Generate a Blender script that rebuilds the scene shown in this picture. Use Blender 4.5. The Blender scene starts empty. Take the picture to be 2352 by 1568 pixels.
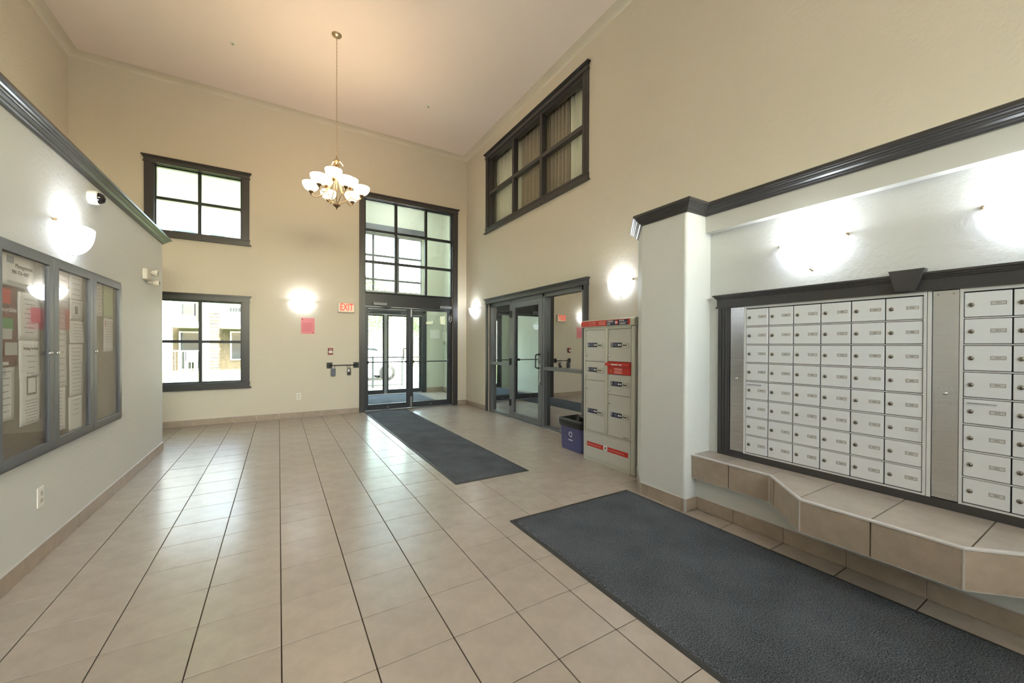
import bpy, bmesh, math, random
from mathutils import Vector, Matrix
rnd = random.Random(7)
S = bpy.context.scene
COL = S.collection
PI = math.pi

# ------------------------------------------------------------------ camera
FPX, YAW, PIT, ROL, CY = 894.2, 0.54, 0.006, 0.0034, 798.98
HC = 1.309
cam = bpy.data.objects.new('camera', bpy.data.cameras.new('camera'))
COL.objects.link(cam)
R_ = Vector((math.cos(YAW), -math.sin(YAW), 0))
F_ = Vector((math.sin(YAW) * math.cos(PIT), math.cos(YAW) * math.cos(PIT), -math.sin(PIT)))
D_ = Vector((-math.sin(YAW) * math.sin(PIT), -math.cos(YAW) * math.sin(PIT), -math.cos(PIT)))
rx = R_ * math.cos(ROL) - D_ * math.sin(ROL)
up = -(R_ * math.sin(ROL) + D_ * math.cos(ROL))
M = Matrix.Identity(4)
for i in range(3):
    M[i][0], M[i][1], M[i][2] = rx[i], up[i], -F_[i]
M[2][3] = HC
cam.matrix_world = M
cam.data.sensor_width = 36.0
cam.data.sensor_fit = 'HORIZONTAL'
cam.data.lens = FPX / 2352 * 36
cam.data.shift_y = (CY - 784) / 2352
cam.data.clip_start = 0.02
cam.data.clip_end = 300
S.camera = cam

# ------------------------------------------------------------------ world, sun, exposure
S.view_settings.view_transform = 'Standard'
S.view_settings.look = 'None'
S.view_settings.gamma = 1
S.view_settings.use_curve_mapping = False
S.view_settings.exposure = 0.22
w = bpy.data.worlds.new('world')
S.world = w
w.use_nodes = True
nt = w.node_tree
bg = nt.nodes['Background']
sky = nt.nodes.new('ShaderNodeTexSky')
sky.sky_type = 'NISHITA'
sky.sun_disc = False
sky.sun_elevation = math.radians(48)
sky.sun_rotation = math.radians(160)
sky.air_density = 1.6
sky.dust_density = 4.0
sky.ozone_density = 1.0
hz = nt.nodes.new('ShaderNodeHueSaturation')
hz.inputs['Saturation'].default_value = .8
nt.links.new(sky.outputs[0], hz.inputs['Color'])
nt.links.new(hz.outputs[0], bg.inputs[0])
bg.inputs[1].default_value = 3.2
sun = bpy.data.objects.new('sun', bpy.data.lights.new('sun', 'SUN'))
COL.objects.link(sun)
sun.data.energy = 3.5
sun.data.angle = math.radians(2)
sun.data.color = (1, .96, .9)
sun.rotation_euler = (math.radians(42), 0, math.radians(-25))
pt = bpy.data.objects.new('window_portal', bpy.data.lights.new('window_portal', 'AREA'))   # sampling aid for the near window: adds no light
pt.data.shape = 'RECTANGLE'
pt.data.size, pt.data.size_y = 4.6, 2.6
pt.data.cycles.is_portal = True
COL.objects.link(pt)
pt.location = (1.0, -3.8, 3.7)
pt.rotation_euler = (PI / 2, 0, PI)
SCONCE_W = 3.2
CHAND_W = 4.0


def lin(c):
    return tuple(((x / 255) / 12.92 if x / 255 <= .04045 else ((x / 255 + .055) / 1.055) ** 2.4) for x in c) + (1,)


# ------------------------------------------------------------------ materials
def mat(name, rgb, rough=.5, metal=0., spec=.5, bump=None, var=None, emit=None, isl=0., coat=0.):
    """bump=(scale,strength,distance,detail)  var=(scale,amount) mottled colour  isl=random brightness per piece"""
    m = bpy.data.materials.new(name)
    m.use_nodes = True
    n = m.node_tree.nodes
    L = m.node_tree.links
    b = n['Principled BSDF']
    c = lin(rgb)
    b.inputs['Base Color'].default_value = c
    b.inputs['Roughness'].default_value = rough
    b.inputs['Metallic'].default_value = metal
    b.inputs['Specular IOR Level'].default_value = spec
    b.inputs['Coat Weight'].default_value = coat
    tc = n.new('ShaderNodeTexCoord')
    src = None
    if var:
        t = n.new('ShaderNodeTexNoise')
        t.inputs['Scale'].default_value = var[0]
        t.inputs['Detail'].default_value = 9
        t.inputs['Roughness'].default_value = .68
        L.new(tc.outputs['Object'], t.inputs['Vector'])
        r = n.new('ShaderNodeMapRange')
        r.inputs['From Min'].default_value = .3
        r.inputs['From Max'].default_value = .7
        r.inputs['To Min'].default_value = 1 - var[1]
        r.inputs['To Max'].default_value = 1 + var[1]
        L.new(t.outputs['Fac'], r.inputs['Value'])
        src = r.outputs[0]
    if isl:
        g = n.new('ShaderNodeObjectInfo')
        g2 = n.new('ShaderNodeNewGeometry')
        a = n.new('ShaderNodeMath')
        a.operation = 'ADD'
        L.new(g.outputs['Random'], a.inputs[0])
        L.new(g2.outputs['Random Per Island'], a.inputs[1])
        fr = n.new('ShaderNodeMath')
        fr.operation = 'FRACT'
        L.new(a.outputs[0], fr.inputs[0])
        r = n.new('ShaderNodeMapRange')
        r.inputs['To Min'].default_value = 1 - isl
        r.inputs['To Max'].default_value = 1 + isl
        L.new(fr.outputs[0], r.inputs['Value'])
        if src:
            mm = n.new('ShaderNodeMath')
            mm.operation = 'MULTIPLY'
            L.new(src, mm.inputs[0])
            L.new(r.outputs[0], mm.inputs[1])
            src = mm.outputs[0]
        else:
            src = r.outputs[0]
    if src:
        h = n.new('ShaderNodeHueSaturation')
        h.inputs['Color'].default_value = c
        L.new(src, h.inputs['Value'])
        L.new(h.outputs[0], b.inputs['Base Color'])
    if bump:
        t = n.new('ShaderNodeTexNoise')
        t.inputs['Scale'].default_value = bump[0]
        t.inputs['Detail'].default_value = bump[3] if len(bump) > 3 else 3
        L.new(tc.outputs['Object'], t.inputs['Vector'])
        u = n.new('ShaderNodeBump')
        u.inputs['Strength'].default_value = bump[1]
        u.inputs['Distance'].default_value = bump[2]
        L.new(t.outputs['Fac'], u.inputs['Height'])
        L.new(u.outputs[0], b.inputs['Normal'])
    if emit:
        b.inputs['Emission Color'].default_value = lin(emit[0])
        b.inputs['Emission Strength'].default_value = emit[1]
    return m


def glass_mat(name, tint=(255, 255, 255), base=.04, rough=0.0):
    m = bpy.data.materials.new(name)
    m.use_nodes = True
    n = m.node_tree.nodes
    L = m.node_tree.links
    n.remove(n['Principled BSDF'])
    out = n['Material Output']
    tr = n.new('ShaderNodeBsdfTransparent')
    tr.inputs[0].default_value = lin(tint)
    gl = n.new('ShaderNodeBsdfGlossy')
    gl.inputs['Roughness'].default_value = rough
    lw = n.new('ShaderNodeLayerWeight')
    lw.inputs['Blend'].default_value = .5
    p = n.new('ShaderNodeMath')
    p.operation = 'POWER'
    p.inputs[1].default_value = 5
    L.new(lw.outputs['Facing'], p.inputs[0])
    r = n.new('ShaderNodeMapRange')
    r.inputs['To Min'].default_value = base
    r.inputs['To Max'].default_value = 1
    L.new(p.outputs[0], r.inputs['Value'])
    mx = n.new('ShaderNodeMixShader')
    L.new(r.outputs[0], mx.inputs[0])
    L.new(tr.outputs[0], mx.inputs[1])
    L.new(gl.outputs[0], mx.inputs[2])
    L.new(mx.outputs[0], out.inputs[0])
    return m


def brushed(name, rgb):
    m = mat(name, rgb, .3, 1.0)
    n = m.node_tree.nodes
    L = m.node_tree.links
    tc = n.new('ShaderNodeTexCoord')
    mp = n.new('ShaderNodeMapping')
    mp.inputs['Scale'].default_value = (3, 3, 1500)
    t = n.new('ShaderNodeTexNoise')
    t.inputs['Scale'].default_value = 1.0
    t.inputs['Detail'].default_value = 2
    L.new(tc.outputs['Object'], mp.inputs[0])
    L.new(mp.outputs[0], t.inputs['Vector'])
    r = n.new('ShaderNodeMapRange')
    r.inputs['To Min'].default_value = .18
    r.inputs['To Max'].default_value = .32
    L.new(t.outputs['Fac'], r.inputs['Value'])
    L.new(r.outputs[0], n['Principled BSDF'].inputs['Roughness'])
    u = n.new('ShaderNodeBump')
    u.inputs['Strength'].default_value = .05
    u.inputs['Distance'].default_value = .0006
    L.new(t.outputs['Fac'], u.inputs['Height'])
    L.new(u.outputs[0], n['Principled BSDF'].inputs['Normal'])
    return m


def carpet_mat(name, rgb, rgb2):
    m = mat(name, rgb, .95, 0, .1)
    n = m.node_tree.nodes
    L = m.node_tree.links
    tc = n.new('ShaderNodeTexCoord')
    t = n.new('ShaderNodeTexNoise')
    t.inputs['Scale'].default_value = 180
    t.inputs['Detail'].default_value = 4
    t.inputs['Roughness'].default_value = .8
    t2 = n.new('ShaderNodeTexNoise')
    t2.inputs['Scale'].default_value = 3.0
    t2.inputs['Detail'].default_value = 3
    for x in (t, t2):
        L.new(tc.outputs['Object'], x.inputs['Vector'])
    a = n.new('ShaderNodeMath')
    a.operation = 'MULTIPLY_ADD'
    a.inputs[1].default_value = .13
    L.new(t2.outputs['Fac'], a.inputs[0])
    L.new(t.outputs['Fac'], a.inputs[2])
    cr = n.new('ShaderNodeValToRGB')
    cr.color_ramp.elements[0].position = .44
    cr.color_ramp.elements[0].color = lin(rgb)
    cr.color_ramp.elements[1].position = .76
    cr.color_ramp.elements[1].color = lin(rgb2)
    L.new(a.outputs[0], cr.inputs[0])
    L.new(cr.outputs[0], n['Principled BSDF'].inputs['Base Color'])
    u = n.new('ShaderNodeBump')
    u.inputs['Strength'].default_value = .9
    u.inputs['Distance'].default_value = .006
    L.new(t.outputs['Fac'], u.inputs['Height'])
    L.new(u.outputs[0], n['Principled BSDF'].inputs['Normal'])
    return m


WALL = mat('wall_paint', (211, 203, 188), .6, 0, .35, bump=(34, .5, .006, 3))
LOWW = mat('pale_wall_paint', (210, 210, 206), .6, 0, .35, bump=(34, .5, .006, 3))
VESTW = mat('vestibule_paint', (212, 216, 202), .6, 0, .35, bump=(38, .15, .004, 3))
WALLS = mat('wall_paint_smooth', (209, 208, 202), .6, 0, .35, bump=(38, .15, .004, 3))
CEIL = mat('ceiling_paint', (238, 226, 220), .8, 0, .2, bump=(90, .3, .004, 3))
TRIM = mat('charcoal_trim', (62, 60, 60), .32, 0, .5)
DARK = mat('dark_metal', (44, 46, 50), .35, .3, .5)
DOORM = mat('anodised_door', (58, 61, 67), .38, .4, .5)
SIDEM = mat('grey_door_frame', (112, 114, 118), .4, .4, .5)
ALU = mat('aluminium', (168, 170, 173), .3, .85)
STEEL = brushed('brushed_steel', (202, 203, 205))
CHROME = mat('chrome', (205, 205, 205), .15, 1)
TILE = mat('floor_tile', (172, 161, 152), .27, 0, .6, bump=(14, .12, .003), var=(7, .10), isl=.035)
BTILE = mat('base_tile', (166, 150, 134), .42, 0, .45, bump=(22, .15, .002), var=(9, .13), isl=.04)
GROUT = mat('grout', (70, 58, 50), .85, 0, .2)
LGROUT = mat('pale_grout', (150, 132, 114), .85, 0, .2)
NOSE = mat('tile_edge_trim', (210, 206, 205), .35, .3)
CARPET = carpet_mat('carpet_pile', (22, 24, 29), (136, 142, 152))
RUBBER = mat('rubber_edge', (52, 52, 52), .6)
MAILP = mat('silver_mailbox', (230, 232, 235), .45, .1, .5)
MAILF = mat('mailbox_frame', (220, 220, 220), .4, .15)
BLACK = mat('black', (18, 18, 20), .5)
GAP = mat('dark_gap', (40, 40, 40), .8)
CABM = mat('locker_paint', (202, 202, 196), .4, .1, .5)
CABF = mat('locker_frame', (196, 196, 184), .35, .35, .5)
RED = mat('post_red', (196, 40, 32), .35, 0, .5)
NAVY = mat('navy_print', (30, 34, 66), .4)
WHITEP = mat('white_print', (240, 238, 236), .5)
PINKP = mat('pale_pink_print', (238, 180, 170), .5)
PAPER = mat('paper', (238, 237, 234), .8, 0, .2)
PINK = mat('pink_paper', (232, 150, 160), .8, 0, .2)
GREENP = mat('green_paper', (188, 206, 170), .8, 0, .2)
INK = mat('ink', (66, 66, 68), .8)
INKF = mat('faint_ink', (140, 140, 140), .8)
PINKI = mat('pink_ink', (216, 150, 156), .8)
MAROON = mat('poster_maroon', (112, 50, 46), .6)
LRED = mat('poster_red', (206, 50, 44), .6)
LGREEN = mat('poster_green', (80, 150, 90), .6)
PALEB = mat('poster_grey', (190, 190, 190), .5)
FELT = mat('grey_felt', (136, 130, 118), .95, 0, .1, bump=(200, .3, .002))
BOARDF = mat('board_frame', (96, 98, 104), .4, .2)
PLASTW = mat('white_plastic', (232, 230, 222), .4)
CREAM = mat('cream_plastic', (206, 200, 188), .45)
DOME = mat('smoked_dome', (30, 26, 28), .08, 0, .6)
BIN = mat('bin_blue', (96, 98, 150), .45)
BINP = mat('bin_print', (214, 214, 230), .5)
BAG = mat('bag_black', (22, 22, 23), .22, 0, .6, bump=(60, .5, .006))
NICKEL = mat('brushed_nickel', (190, 170, 140), .3, .9)
NICKD = mat('dark_nickel', (120, 100, 78), .35, .8)
SHADE = mat('alabaster_shade', (255, 244, 224), .5, 0, .3, emit=((255, 228, 184), 5.5))
SCON = mat('frosted_sconce', (255, 252, 246), .5, 0, .3, emit=((232, 242, 255), 9.0))
EXITF = mat('exit_face', (226, 210, 190), .5, emit=((255, 190, 160), .25))
EXITL = mat('exit_red', (255, 80, 70), .5, emit=((255, 60, 50), .9))
GLASS = glass_mat('clear_glass', (250, 253, 250), .04)
SGLASS = glass_mat('tinted_reflective_glass', (170, 178, 172), .6)
BGLASS = glass_mat('board_glass', (252, 252, 252), .07)
SHEER = mat('sheer_curtain', (244, 241, 232), .9, 0, .1)
BROWNC = mat('brown_curtain', (176, 160, 144), .9, 0, .1)
LAWN = mat('lawn_grass', (128, 142, 92), .95, 0, .1, var=(1.5, .2))
CONC = mat('concrete', (190, 186, 178), .9, 0, .2, var=(3, .06))
SIDING = mat('siding_grey', (112, 120, 132), .7)
SOFF = mat('soffit_vinyl', (228, 232, 220), .6)
EXTW = mat('exterior_white', (214, 214, 210), .6)
STONE = mat('ledge_stone', (92, 84, 72), .9, 0, .2, var=(8, .3), bump=(12, .6, .03))
BARK = mat('bark', (110, 96, 82), .9)
LEAF = mat('leaf_green', (120, 142, 104), .7, isl=.25)
CARW = mat('car_white', (240, 240, 242), .2, .1, .5, coat=.5)
CARR = mat('car_red', (170, 30, 30), .2, .1, .5, coat=.5)
CGLASS = mat('car_glass', (40, 46, 52), .08, 0, .6)
WOODF = mat('fence_wood', (178, 164, 146), .9)
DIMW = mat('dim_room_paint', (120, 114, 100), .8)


# ------------------------------------------------------------------ mesh builder
class MB:
    def __init__(s, T=None):
        s.v, s.f, s.m, s.T = [], [], [], T

    def add(s, vs, fs, sm=False):
        o = len(s.v)
        for p in vs:
            s.v.append(tuple(s.T(*p)) if s.T else tuple(p))
        for f in fs:
            s.f.append([i + o for i in f])
            s.m.append(sm)

    def box(s, x0, x1, y0, y1, z0, z1):
        if x0 > x1: x0, x1 = x1, x0
        if y0 > y1: y0, y1 = y1, y0
        if z0 > z1: z0, z1 = z1, z0
        s.add([(x, y, z) for x in (x0, x1) for y in (y0, y1) for z in (z0, z1)],
              [(0, 1, 3, 2), (4, 6, 7, 5), (0, 4, 5, 1), (2, 3, 7, 6), (0, 2, 6, 4), (1, 5, 7, 3)])
        return s

    def cbox(s, x0, x1, y0, y1, z0, z1, c):
        """box with bevelled edges on the six sides (chamfer c)"""
        if x0 > x1: x0, x1 = x1, x0
        if y0 > y1: y0, y1 = y1, y0
        if z0 > z1: z0, z1 = z1, z0
        vs = []
        for ax in range(3):
            for sx in (0, 1):
                for sy in (0, 1):
                    for sz in (0, 1):
                        p = [x1 if sx else x0, y1 if sy else y0, z1 if sz else z0]
                        sg = [1 if sx else -1, 1 if sy else -1, 1 if sz else -1]
                        for k in range(3):
                            if k != ax: p[k] -= sg[k] * c
                        vs.append(tuple(p))
        bm = bmesh.new()
        for p in vs: bm.verts.new(p)
        r = bmesh.ops.convex_hull(bm, input=bm.verts[:])
        bmesh.ops.dissolve_limit(bm, angle_limit=.01, verts=bm.verts[:], edges=bm.edges[:])
        bm.verts.index_update()
        s.add([tuple(v.co) for v in bm.verts], [[v.index for v in f.verts] for f in bm.faces])
        bm.free()
        return s

    def prism(s, pts, a0, a1, axis='z', sm=False):
        n = len(pts)
        if axis == 'z':
            vs = [(p[0], p[1], a) for a in (a0, a1) for p in pts]
        elif axis == 'x':
            vs = [(a, p[0], p[1]) for a in (a0, a1) for p in pts]
        else:
            vs = [(p[0], a, p[1]) for a in (a0, a1) for p in pts]
        s.add(vs, [tuple(range(n)), tuple(range(2 * n - 1, n - 1, -1))])
        o = len(s.v) - 2 * n
        for i in range(n):
            j = (i + 1) % n
            s.f.append([o + i, o + j, o + n + j, o + n + i])
            s.m.append(sm)
        return s

    def lathe(s, prof, c=(0, 0, 0), n=20, a0=0., a1=2 * PI, sm=True, axis='z'):
        full = abs(a1 - a0 - 2 * PI) < 1e-6
        k = n if full else n + 1
        vs = []
        for i in range(k):
            a = a0 + (a1 - a0) * i / n
            for r, z in prof:
                x, y = r * math.cos(a), r * math.sin(a)
                if axis == 'z':
                    vs.append((c[0] + x, c[1] + y, c[2] + z))
                elif axis == 'x':
                    vs.append((c[0] + z, c[1] + x, c[2] + y))
                else:
                    vs.append((c[0] + x, c[1] + z, c[2] + y))
        m = len(prof)
        fs = []
        for i in range(n):
            j = (i + 1) % k
            for q in range(m - 1):
                fs.append((i * m + q, j * m + q, j * m + q + 1, i * m + q + 1))
        s.add(vs, fs, sm)
        return s

    def tube(s, pts, r, n=8, closed=False, sm=True):
        pts = [Vector(p) for p in pts]
        k = len(pts)
        rs = r if isinstance(r, (list, tuple)) else [r] * k
        vs = []
        ref = None
        for i, p in enumerate(pts):
            if closed:
                t = pts[(i + 1) % k] - pts[i - 1]
            else:
                t = pts[min(i + 1, k - 1)] - pts[max(i - 1, 0)]
            t.normalize()
            if ref is None:
                ref = t.cross(Vector((0, 0, 1)))
                if ref.length < .1: ref = t.cross(Vector((1, 0, 0)))
            ref = ref - t * ref.dot(t)
            ref.normalize()
            q = t.cross(ref)
            for j in range(n):
                a = 2 * PI * j / n
                vs.append(tuple(p + (ref * math.cos(a) + q * math.sin(a)) * rs[i]))
        fs = []
        for i in range(k if closed else k - 1):
            i2 = (i + 1) % k
            for j in range(n):
                fs.append((i * n + j, i * n + (j + 1) % n, i2 * n + (j + 1) % n, i2 * n + j))
        s.add(vs, fs, sm)
        if not closed:
            o = len(s.v) - k * n
            s.f.append([o + j for j in range(n)]); s.m.append(False)
            s.f.append([o + (k - 1) * n + j for j in range(n - 1, -1, -1)]); s.m.append(False)
        return s

    def cyl(s, p0, p1, r, n=14):
        return s.tube([p0, p1], r, n)

    def sweep(s, prof, path, z=0., closed_prof=True):
        """prof: (out, dz) polygon; path: xy points, outward on the right-hand side; mitred"""
        P = [Vector((p[0], p[1])) for p in path]
        N = []
        for i in range(len(P) - 1):
            d = (P[i + 1] - P[i]).normalized()
            N.append(Vector((d.y, -d.x)))
        vs = []
        for i, p in enumerate(P):
            a = N[max(i - 1, 0)]
            b = N[min(i, len(N) - 1)]
            mt = (a + b) / (1 + a.dot(b))
            for o, dz in prof:
                q = p + mt * o
                vs.append((q.x, q.y, z + dz))
        m = len(prof)
        fs = []
        for i in range(len(P) - 1):
            for k in range(m):
                k2 = (k + 1) % m
                fs.append((i * m + k, i * m + k2, (i + 1) * m + k2, (i + 1) * m + k))
        fs.append(tuple(range(m)))
        fs.append(tuple(range(len(P) * m - 1, (len(P) - 1) * m - 1, -1)))
        s.add(vs, fs)
        return s

    def ball(s, c, r, n=12, m=8, sx=1, sy=1, sz=1):
        prof = [(max(1e-4, r * math.sin(PI * i / m)), -r * math.cos(PI * i / m)) for i in range(m + 1)]
        vs, fs = [], []
        for i in range(n):
            a = 2 * PI * i / n
            for q, z in prof:
                vs.append((c[0] + sx * q * math.cos(a), c[1] + sy * q * math.sin(a), c[2] + sz * z))
        k = m + 1
        for i in range(n):
            j = (i + 1) % n
            for q in range(m):
                fs.append((i * k + q, j * k + q, j * k + q + 1, i * k + q + 1))
        s.add(vs, fs, True)
        return s

    def mesh(s, name, loc):
        me = bpy.data.meshes.new(name)
        me.from_pydata([(v[0] - loc[0], v[1] - loc[1], v[2] - loc[2]) for v in s.v], [], s.f)
        bm = bmesh.new()
        bm.from_mesh(me)
        for f, sm in zip(bm.faces, s.m): f.smooth = sm
        bmesh.ops.remove_doubles(bm, verts=bm.verts[:], dist=1e-6)
        bmesh.ops.recalc_face_normals(bm, faces=bm.faces[:])
        bm.to_mesh(me)
        bm.free()
        return me

    def build(s, name, m, parent=None, loc=None, bevel=0.):
        if parent is not None:
            base = WL[parent.name]
            l2 = base
        else:
            if loc is None:
                xs, ys, zs = zip(*s.v)
                loc = ((min(xs) + max(xs)) / 2, (min(ys) + max(ys)) / 2, min(zs))
            l2 = loc
        me = s.mesh(name, l2)
        me.materials.append(m)
        o = bpy.data.objects.new(name, me)
        COL.objects.link(o)
        if parent is not None:
            o.parent = parent
            WL[o.name] = WL[parent.name]
        else:
            o.location = l2
            WL[o.name] = tuple(l2)
        if bevel:
            b = o.modifiers.new('bevel', 'BEVEL')
            b.width = bevel
            b.segments = 2
            b.limit_method = 'ANGLE'
        return o


WL = {}


def tag(o, label=None, cat=None, group=None, kind=None):
    if label: o['label'] = label
    if cat: o['category'] = cat
    if group: o['group'] = group
    if kind: o['kind'] = kind
    return o


def thing(name, loc, label=None, cat=None, group=None, kind=None):
    o = bpy.data.objects.new(name, None)
    o.empty_display_size = .1
    COL.objects.link(o)
    o.location = loc
    WL[o.name] = tuple(loc)
    return tag(o, label, cat, group, kind)


def struct(name, mb, m, **k):
    return tag(mb.build(name, m, None, (0, 0, 0), **k), kind='structure')


def sthing(name, loc=(0, 0, 0)):
    return thing(name, loc, kind='structure')


def copy_tree(o, parent=None):
    c = o.copy()
    COL.objects.link(c)
    c.parent = parent
    for ch in list(o.children):
        copy_tree(ch, c)
    return c


FAR = lambda u, w, z: (u, 8.0 - w, z)
RGT = lambda u, w, z: (3.6 - w, u, z)
LFT = lambda u, w, z: (-1.235 + w, u, z)
ALC = lambda u, w, z: (3.075 - w, u, z)
CAB = lambda u, w, z: (3.057 - w, u, z)
FACE = {FAR: Vector((1, 0, 0)), RGT: Vector((0, -1, 0)), LFT: Vector((0, 1, 0)), ALC: Vector((0, -1, 0)), CAB: Vector((0, -1, 0))}


def text(body, T, u, w, z, size, m, parent, align='LEFT', name='lettering', sx=1.0, bold=0.0):
    """flat lettering on a wall frame T at (u, w, z)"""
    c = bpy.data.curves.new(name, 'FONT')
    c.body = body
    c.size = size
    c.align_x = align
    c.align_y = 'CENTER'
    c.resolution_u = 2
    c.extrude = .0004
    c.offset = bold
    c.materials.append(m)
    tmp = bpy.data.objects.new(name, c)
    me = bpy.data.meshes.new_from_object(tmp)
    me.name = name
    bpy.data.objects.remove(tmp)
    bpy.data.curves.remove(c)
    o = bpy.data.objects.new(name, me)
    COL.objects.link(o)
    U = FACE[T]
    V = Vector((0, 0, 1))
    N = U.cross(V)
    mm = Matrix.Identity(4)
    for i in range(3):
        mm[i][0], mm[i][1], mm[i][2] = U[i] * sx, V[i], N[i]
    p = Vector(T(u, w, z)) - Vector(WL[parent.name])
    mm.translation = p
    o.parent = parent
    o.matrix_local = mm
    return o


def holed(T, u0, u1, z0, z1, holes, th, name, m):
    """a wall slab with rectangular openings"""
    us = sorted(set([u0, u1] + [h[0] for h in holes] + [h[1] for h in holes]))
    zs = sorted(set([z0, z1] + [h[2] for h in holes] + [h[3] for h in holes]))
    b = MB(T)

    def solid(i, j):
        if i < 0 or j < 0 or i >= len(us) - 1 or j >= len(zs) - 1: return False
        uc, zc = (us[i] + us[i + 1]) / 2, (zs[j] + zs[j + 1]) / 2
        return not any(h[0] < uc < h[1] and h[2] < zc < h[3] for h in holes)
    for i in range(len(us) - 1):
        for j in range(len(zs) - 1):
            if not solid(i, j): continue
            a, c, d, e = us[i], us[i + 1], zs[j], zs[j + 1]
            b.add([(a, 0, d), (c, 0, d), (c, 0, e), (a, 0, e)], [(0, 1, 2, 3)])
            b.add([(a, -th, d), (c, -th, d), (c, -th, e), (a, -th, e)], [(3, 2, 1, 0)])
            for (di, dj, q) in ((-1, 0, [(a, 0, d), (a, 0, e), (a, -th, e), (a, -th, d)]), (1, 0, [(c, 0, d), (c, 0, e), (c, -th, e), (c, -th, d)]),
                                (0, -1, [(a, 0, d), (c, 0, d), (c, -th, d), (a, -th, d)]), (0, 1, [(a, 0, e), (c, 0, e), (c, -th, e), (a, -th, e)])):
                if not solid(i + di, j + dj): b.add(q, [(0, 1, 2, 3)])
    return struct(name, b, m)


# ------------------------------------------------------------------ room shell
ZC = 5.47
holed(FAR, -2.72, 4.2, -.02, 5.6, [(-1.66, -.525, 3.08, 4.11), (-1.66, -.525, .676, 2.03), (1.442, 3.275, 0, 4.19)], .15, 'wall_far', WALL)
holed(RGT, -3.7, 8.0, -.02, 5.6, [(4.10, 6.93, 3.65, 5.05), (4.074, 6.93, 0, 2.145)], .15, 'wall_right', WALL)
struct('wall_left', MB().box(-2.72, -2.56, -3.7, 8.0, -.02, 5.6), WALL)
NEAR = lambda u, w, z: (u, -3.6 + w, z)
holed(NEAR, -2.72, 3.75, -.02, 5.6, [(-1.3, 3.3, 2.4, 5.0)], .15, 'wall_near', WALL)
b = MB()
xi0, xi1, yi0, yi1 = -2.44, 3.49, -3.5, 7.90
b.box(-2.72, 4.2, -3.85, 8.15, ZC, 5.6)
ob = [(-2.56, -3.6), (3.6, -3.6), (3.6, 8.0), (-2.56, 8.0)]
ib = [(xi0, yi0), (xi1, yi0), (xi1, yi1), (xi0, yi1)]
c = struct('ceiling', b, CEIL)
b = MB()
NA = 7
arc = [((1 - math.cos(PI / 2 * k / NA)), math.sin(PI / 2 * k / NA)) for k in range(NA + 1)]   # quarter round from wall to ceiling
for i in range(4):
    j = (i + 1) % 4
    ring = [[(p[0] + (q[0] - p[0]) * u, p[1] + (q[1] - p[1]) * u, 5.395 + .0745 * v) for p, q in ((ob[i], ib[i]), (ob[j], ib[j]))] for u, v in arc]
    for k in range(NA):
        b.add([ring[k][0], ring[k][1], ring[k + 1][1], ring[k + 1][0]], [(0, 1, 2, 3)], True)
struct('trim_1', b, WALL)   # painted cove between walls and ceiling

# left lower wall standing proud of the upper one
struct('wall_noticeboard', MB().box(-2.56, -1.235, -3.6, 6.36, 0, 2.63), LOWW)
# stub wall with a chamfered far corner, its twin at the near end of the alcove
def rnd_corner(p, r, a0, a1, n=5):
    return [(p[0] + r * math.cos(a0 + (a1 - a0) * i / n), p[1] + r * math.sin(a0 + (a1 - a0) * i / n)) for i in range(n + 1)]
stub = rnd_corner((2.785, 1.955), .025, 1.5 * PI, PI) + [(2.76, 2.37), (3.09, 2.70), (3.6, 2.70), (3.6, 1.93)]
struct('wall_stub', MB().prism(stub, 0, 2.455, sm=False), LOWW)
stub2 = [(x, 1.48 - y) for x, y in stub]
struct('wall_stub_near', MB().prism(stub2, 0, 2.455), LOWW)
struct('wall_mailbox', MB().box(3.075, 3.6, -.45, 1.93, .26, 2.3), LOWW)
struct('wall_bulkhead', MB().box(3.005, 3.6, -.45, 1.93, 2.237, 2.455), WALLS)
struct('wall_under_ledge', MB().box(2.895, 3.6, -.45, 1.93, 0, .27), WALLS)

CROWN = [(0, 0), (.010, 0), (.013, .010), (.024, .013), (.027, .022), (.040, .030), (.043, .036), (.050, .038), (.054, .048), (.064, .052), (.066, .058), (.080, .060), (.080, .078), (.074, .085), (0, .085)]
struct('trim_2', MB().sweep(CROWN, [(-1.235, -3.6), (-1.235, 6.36), (-2.56, 6.36)], 2.547), TRIM)
struct('trim_3', MB().sweep(CROWN, [(3.6, 2.70), (3.09, 2.70), (2.76, 2.37), (2.76, 1.93), (3.005, 1.93), (3.005, -.45), (2.76, -.45), (2.76, -.89), (3.09, -1.22), (3.6, -1.22)], 2.37), TRIM)

# ------------------------------------------------------------------ floor with single tiles
PX, PY, GX, GY = .332, .33535, .01046, 1.9591
floor = struct('floor', MB().box(-2.72, 3.75, -3.85, 8.15, -.12, -.004), GROUT)


def toscreen(x, y, z):
    a = x * math.cos(YAW) - y * math.sin(YAW)
    g = x * math.sin(YAW) + y * math.cos(YAW)
    zz = z - HC
    fw = g * math.cos(PIT) - zz * math.sin(PIT)
    dn = -(g * math.sin(PIT) + zz * math.cos(PIT))
    return fw, 1176 + FPX * a / max(fw, 1e-3), CY + FPX * dn / max(fw, 1e-3)


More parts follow.
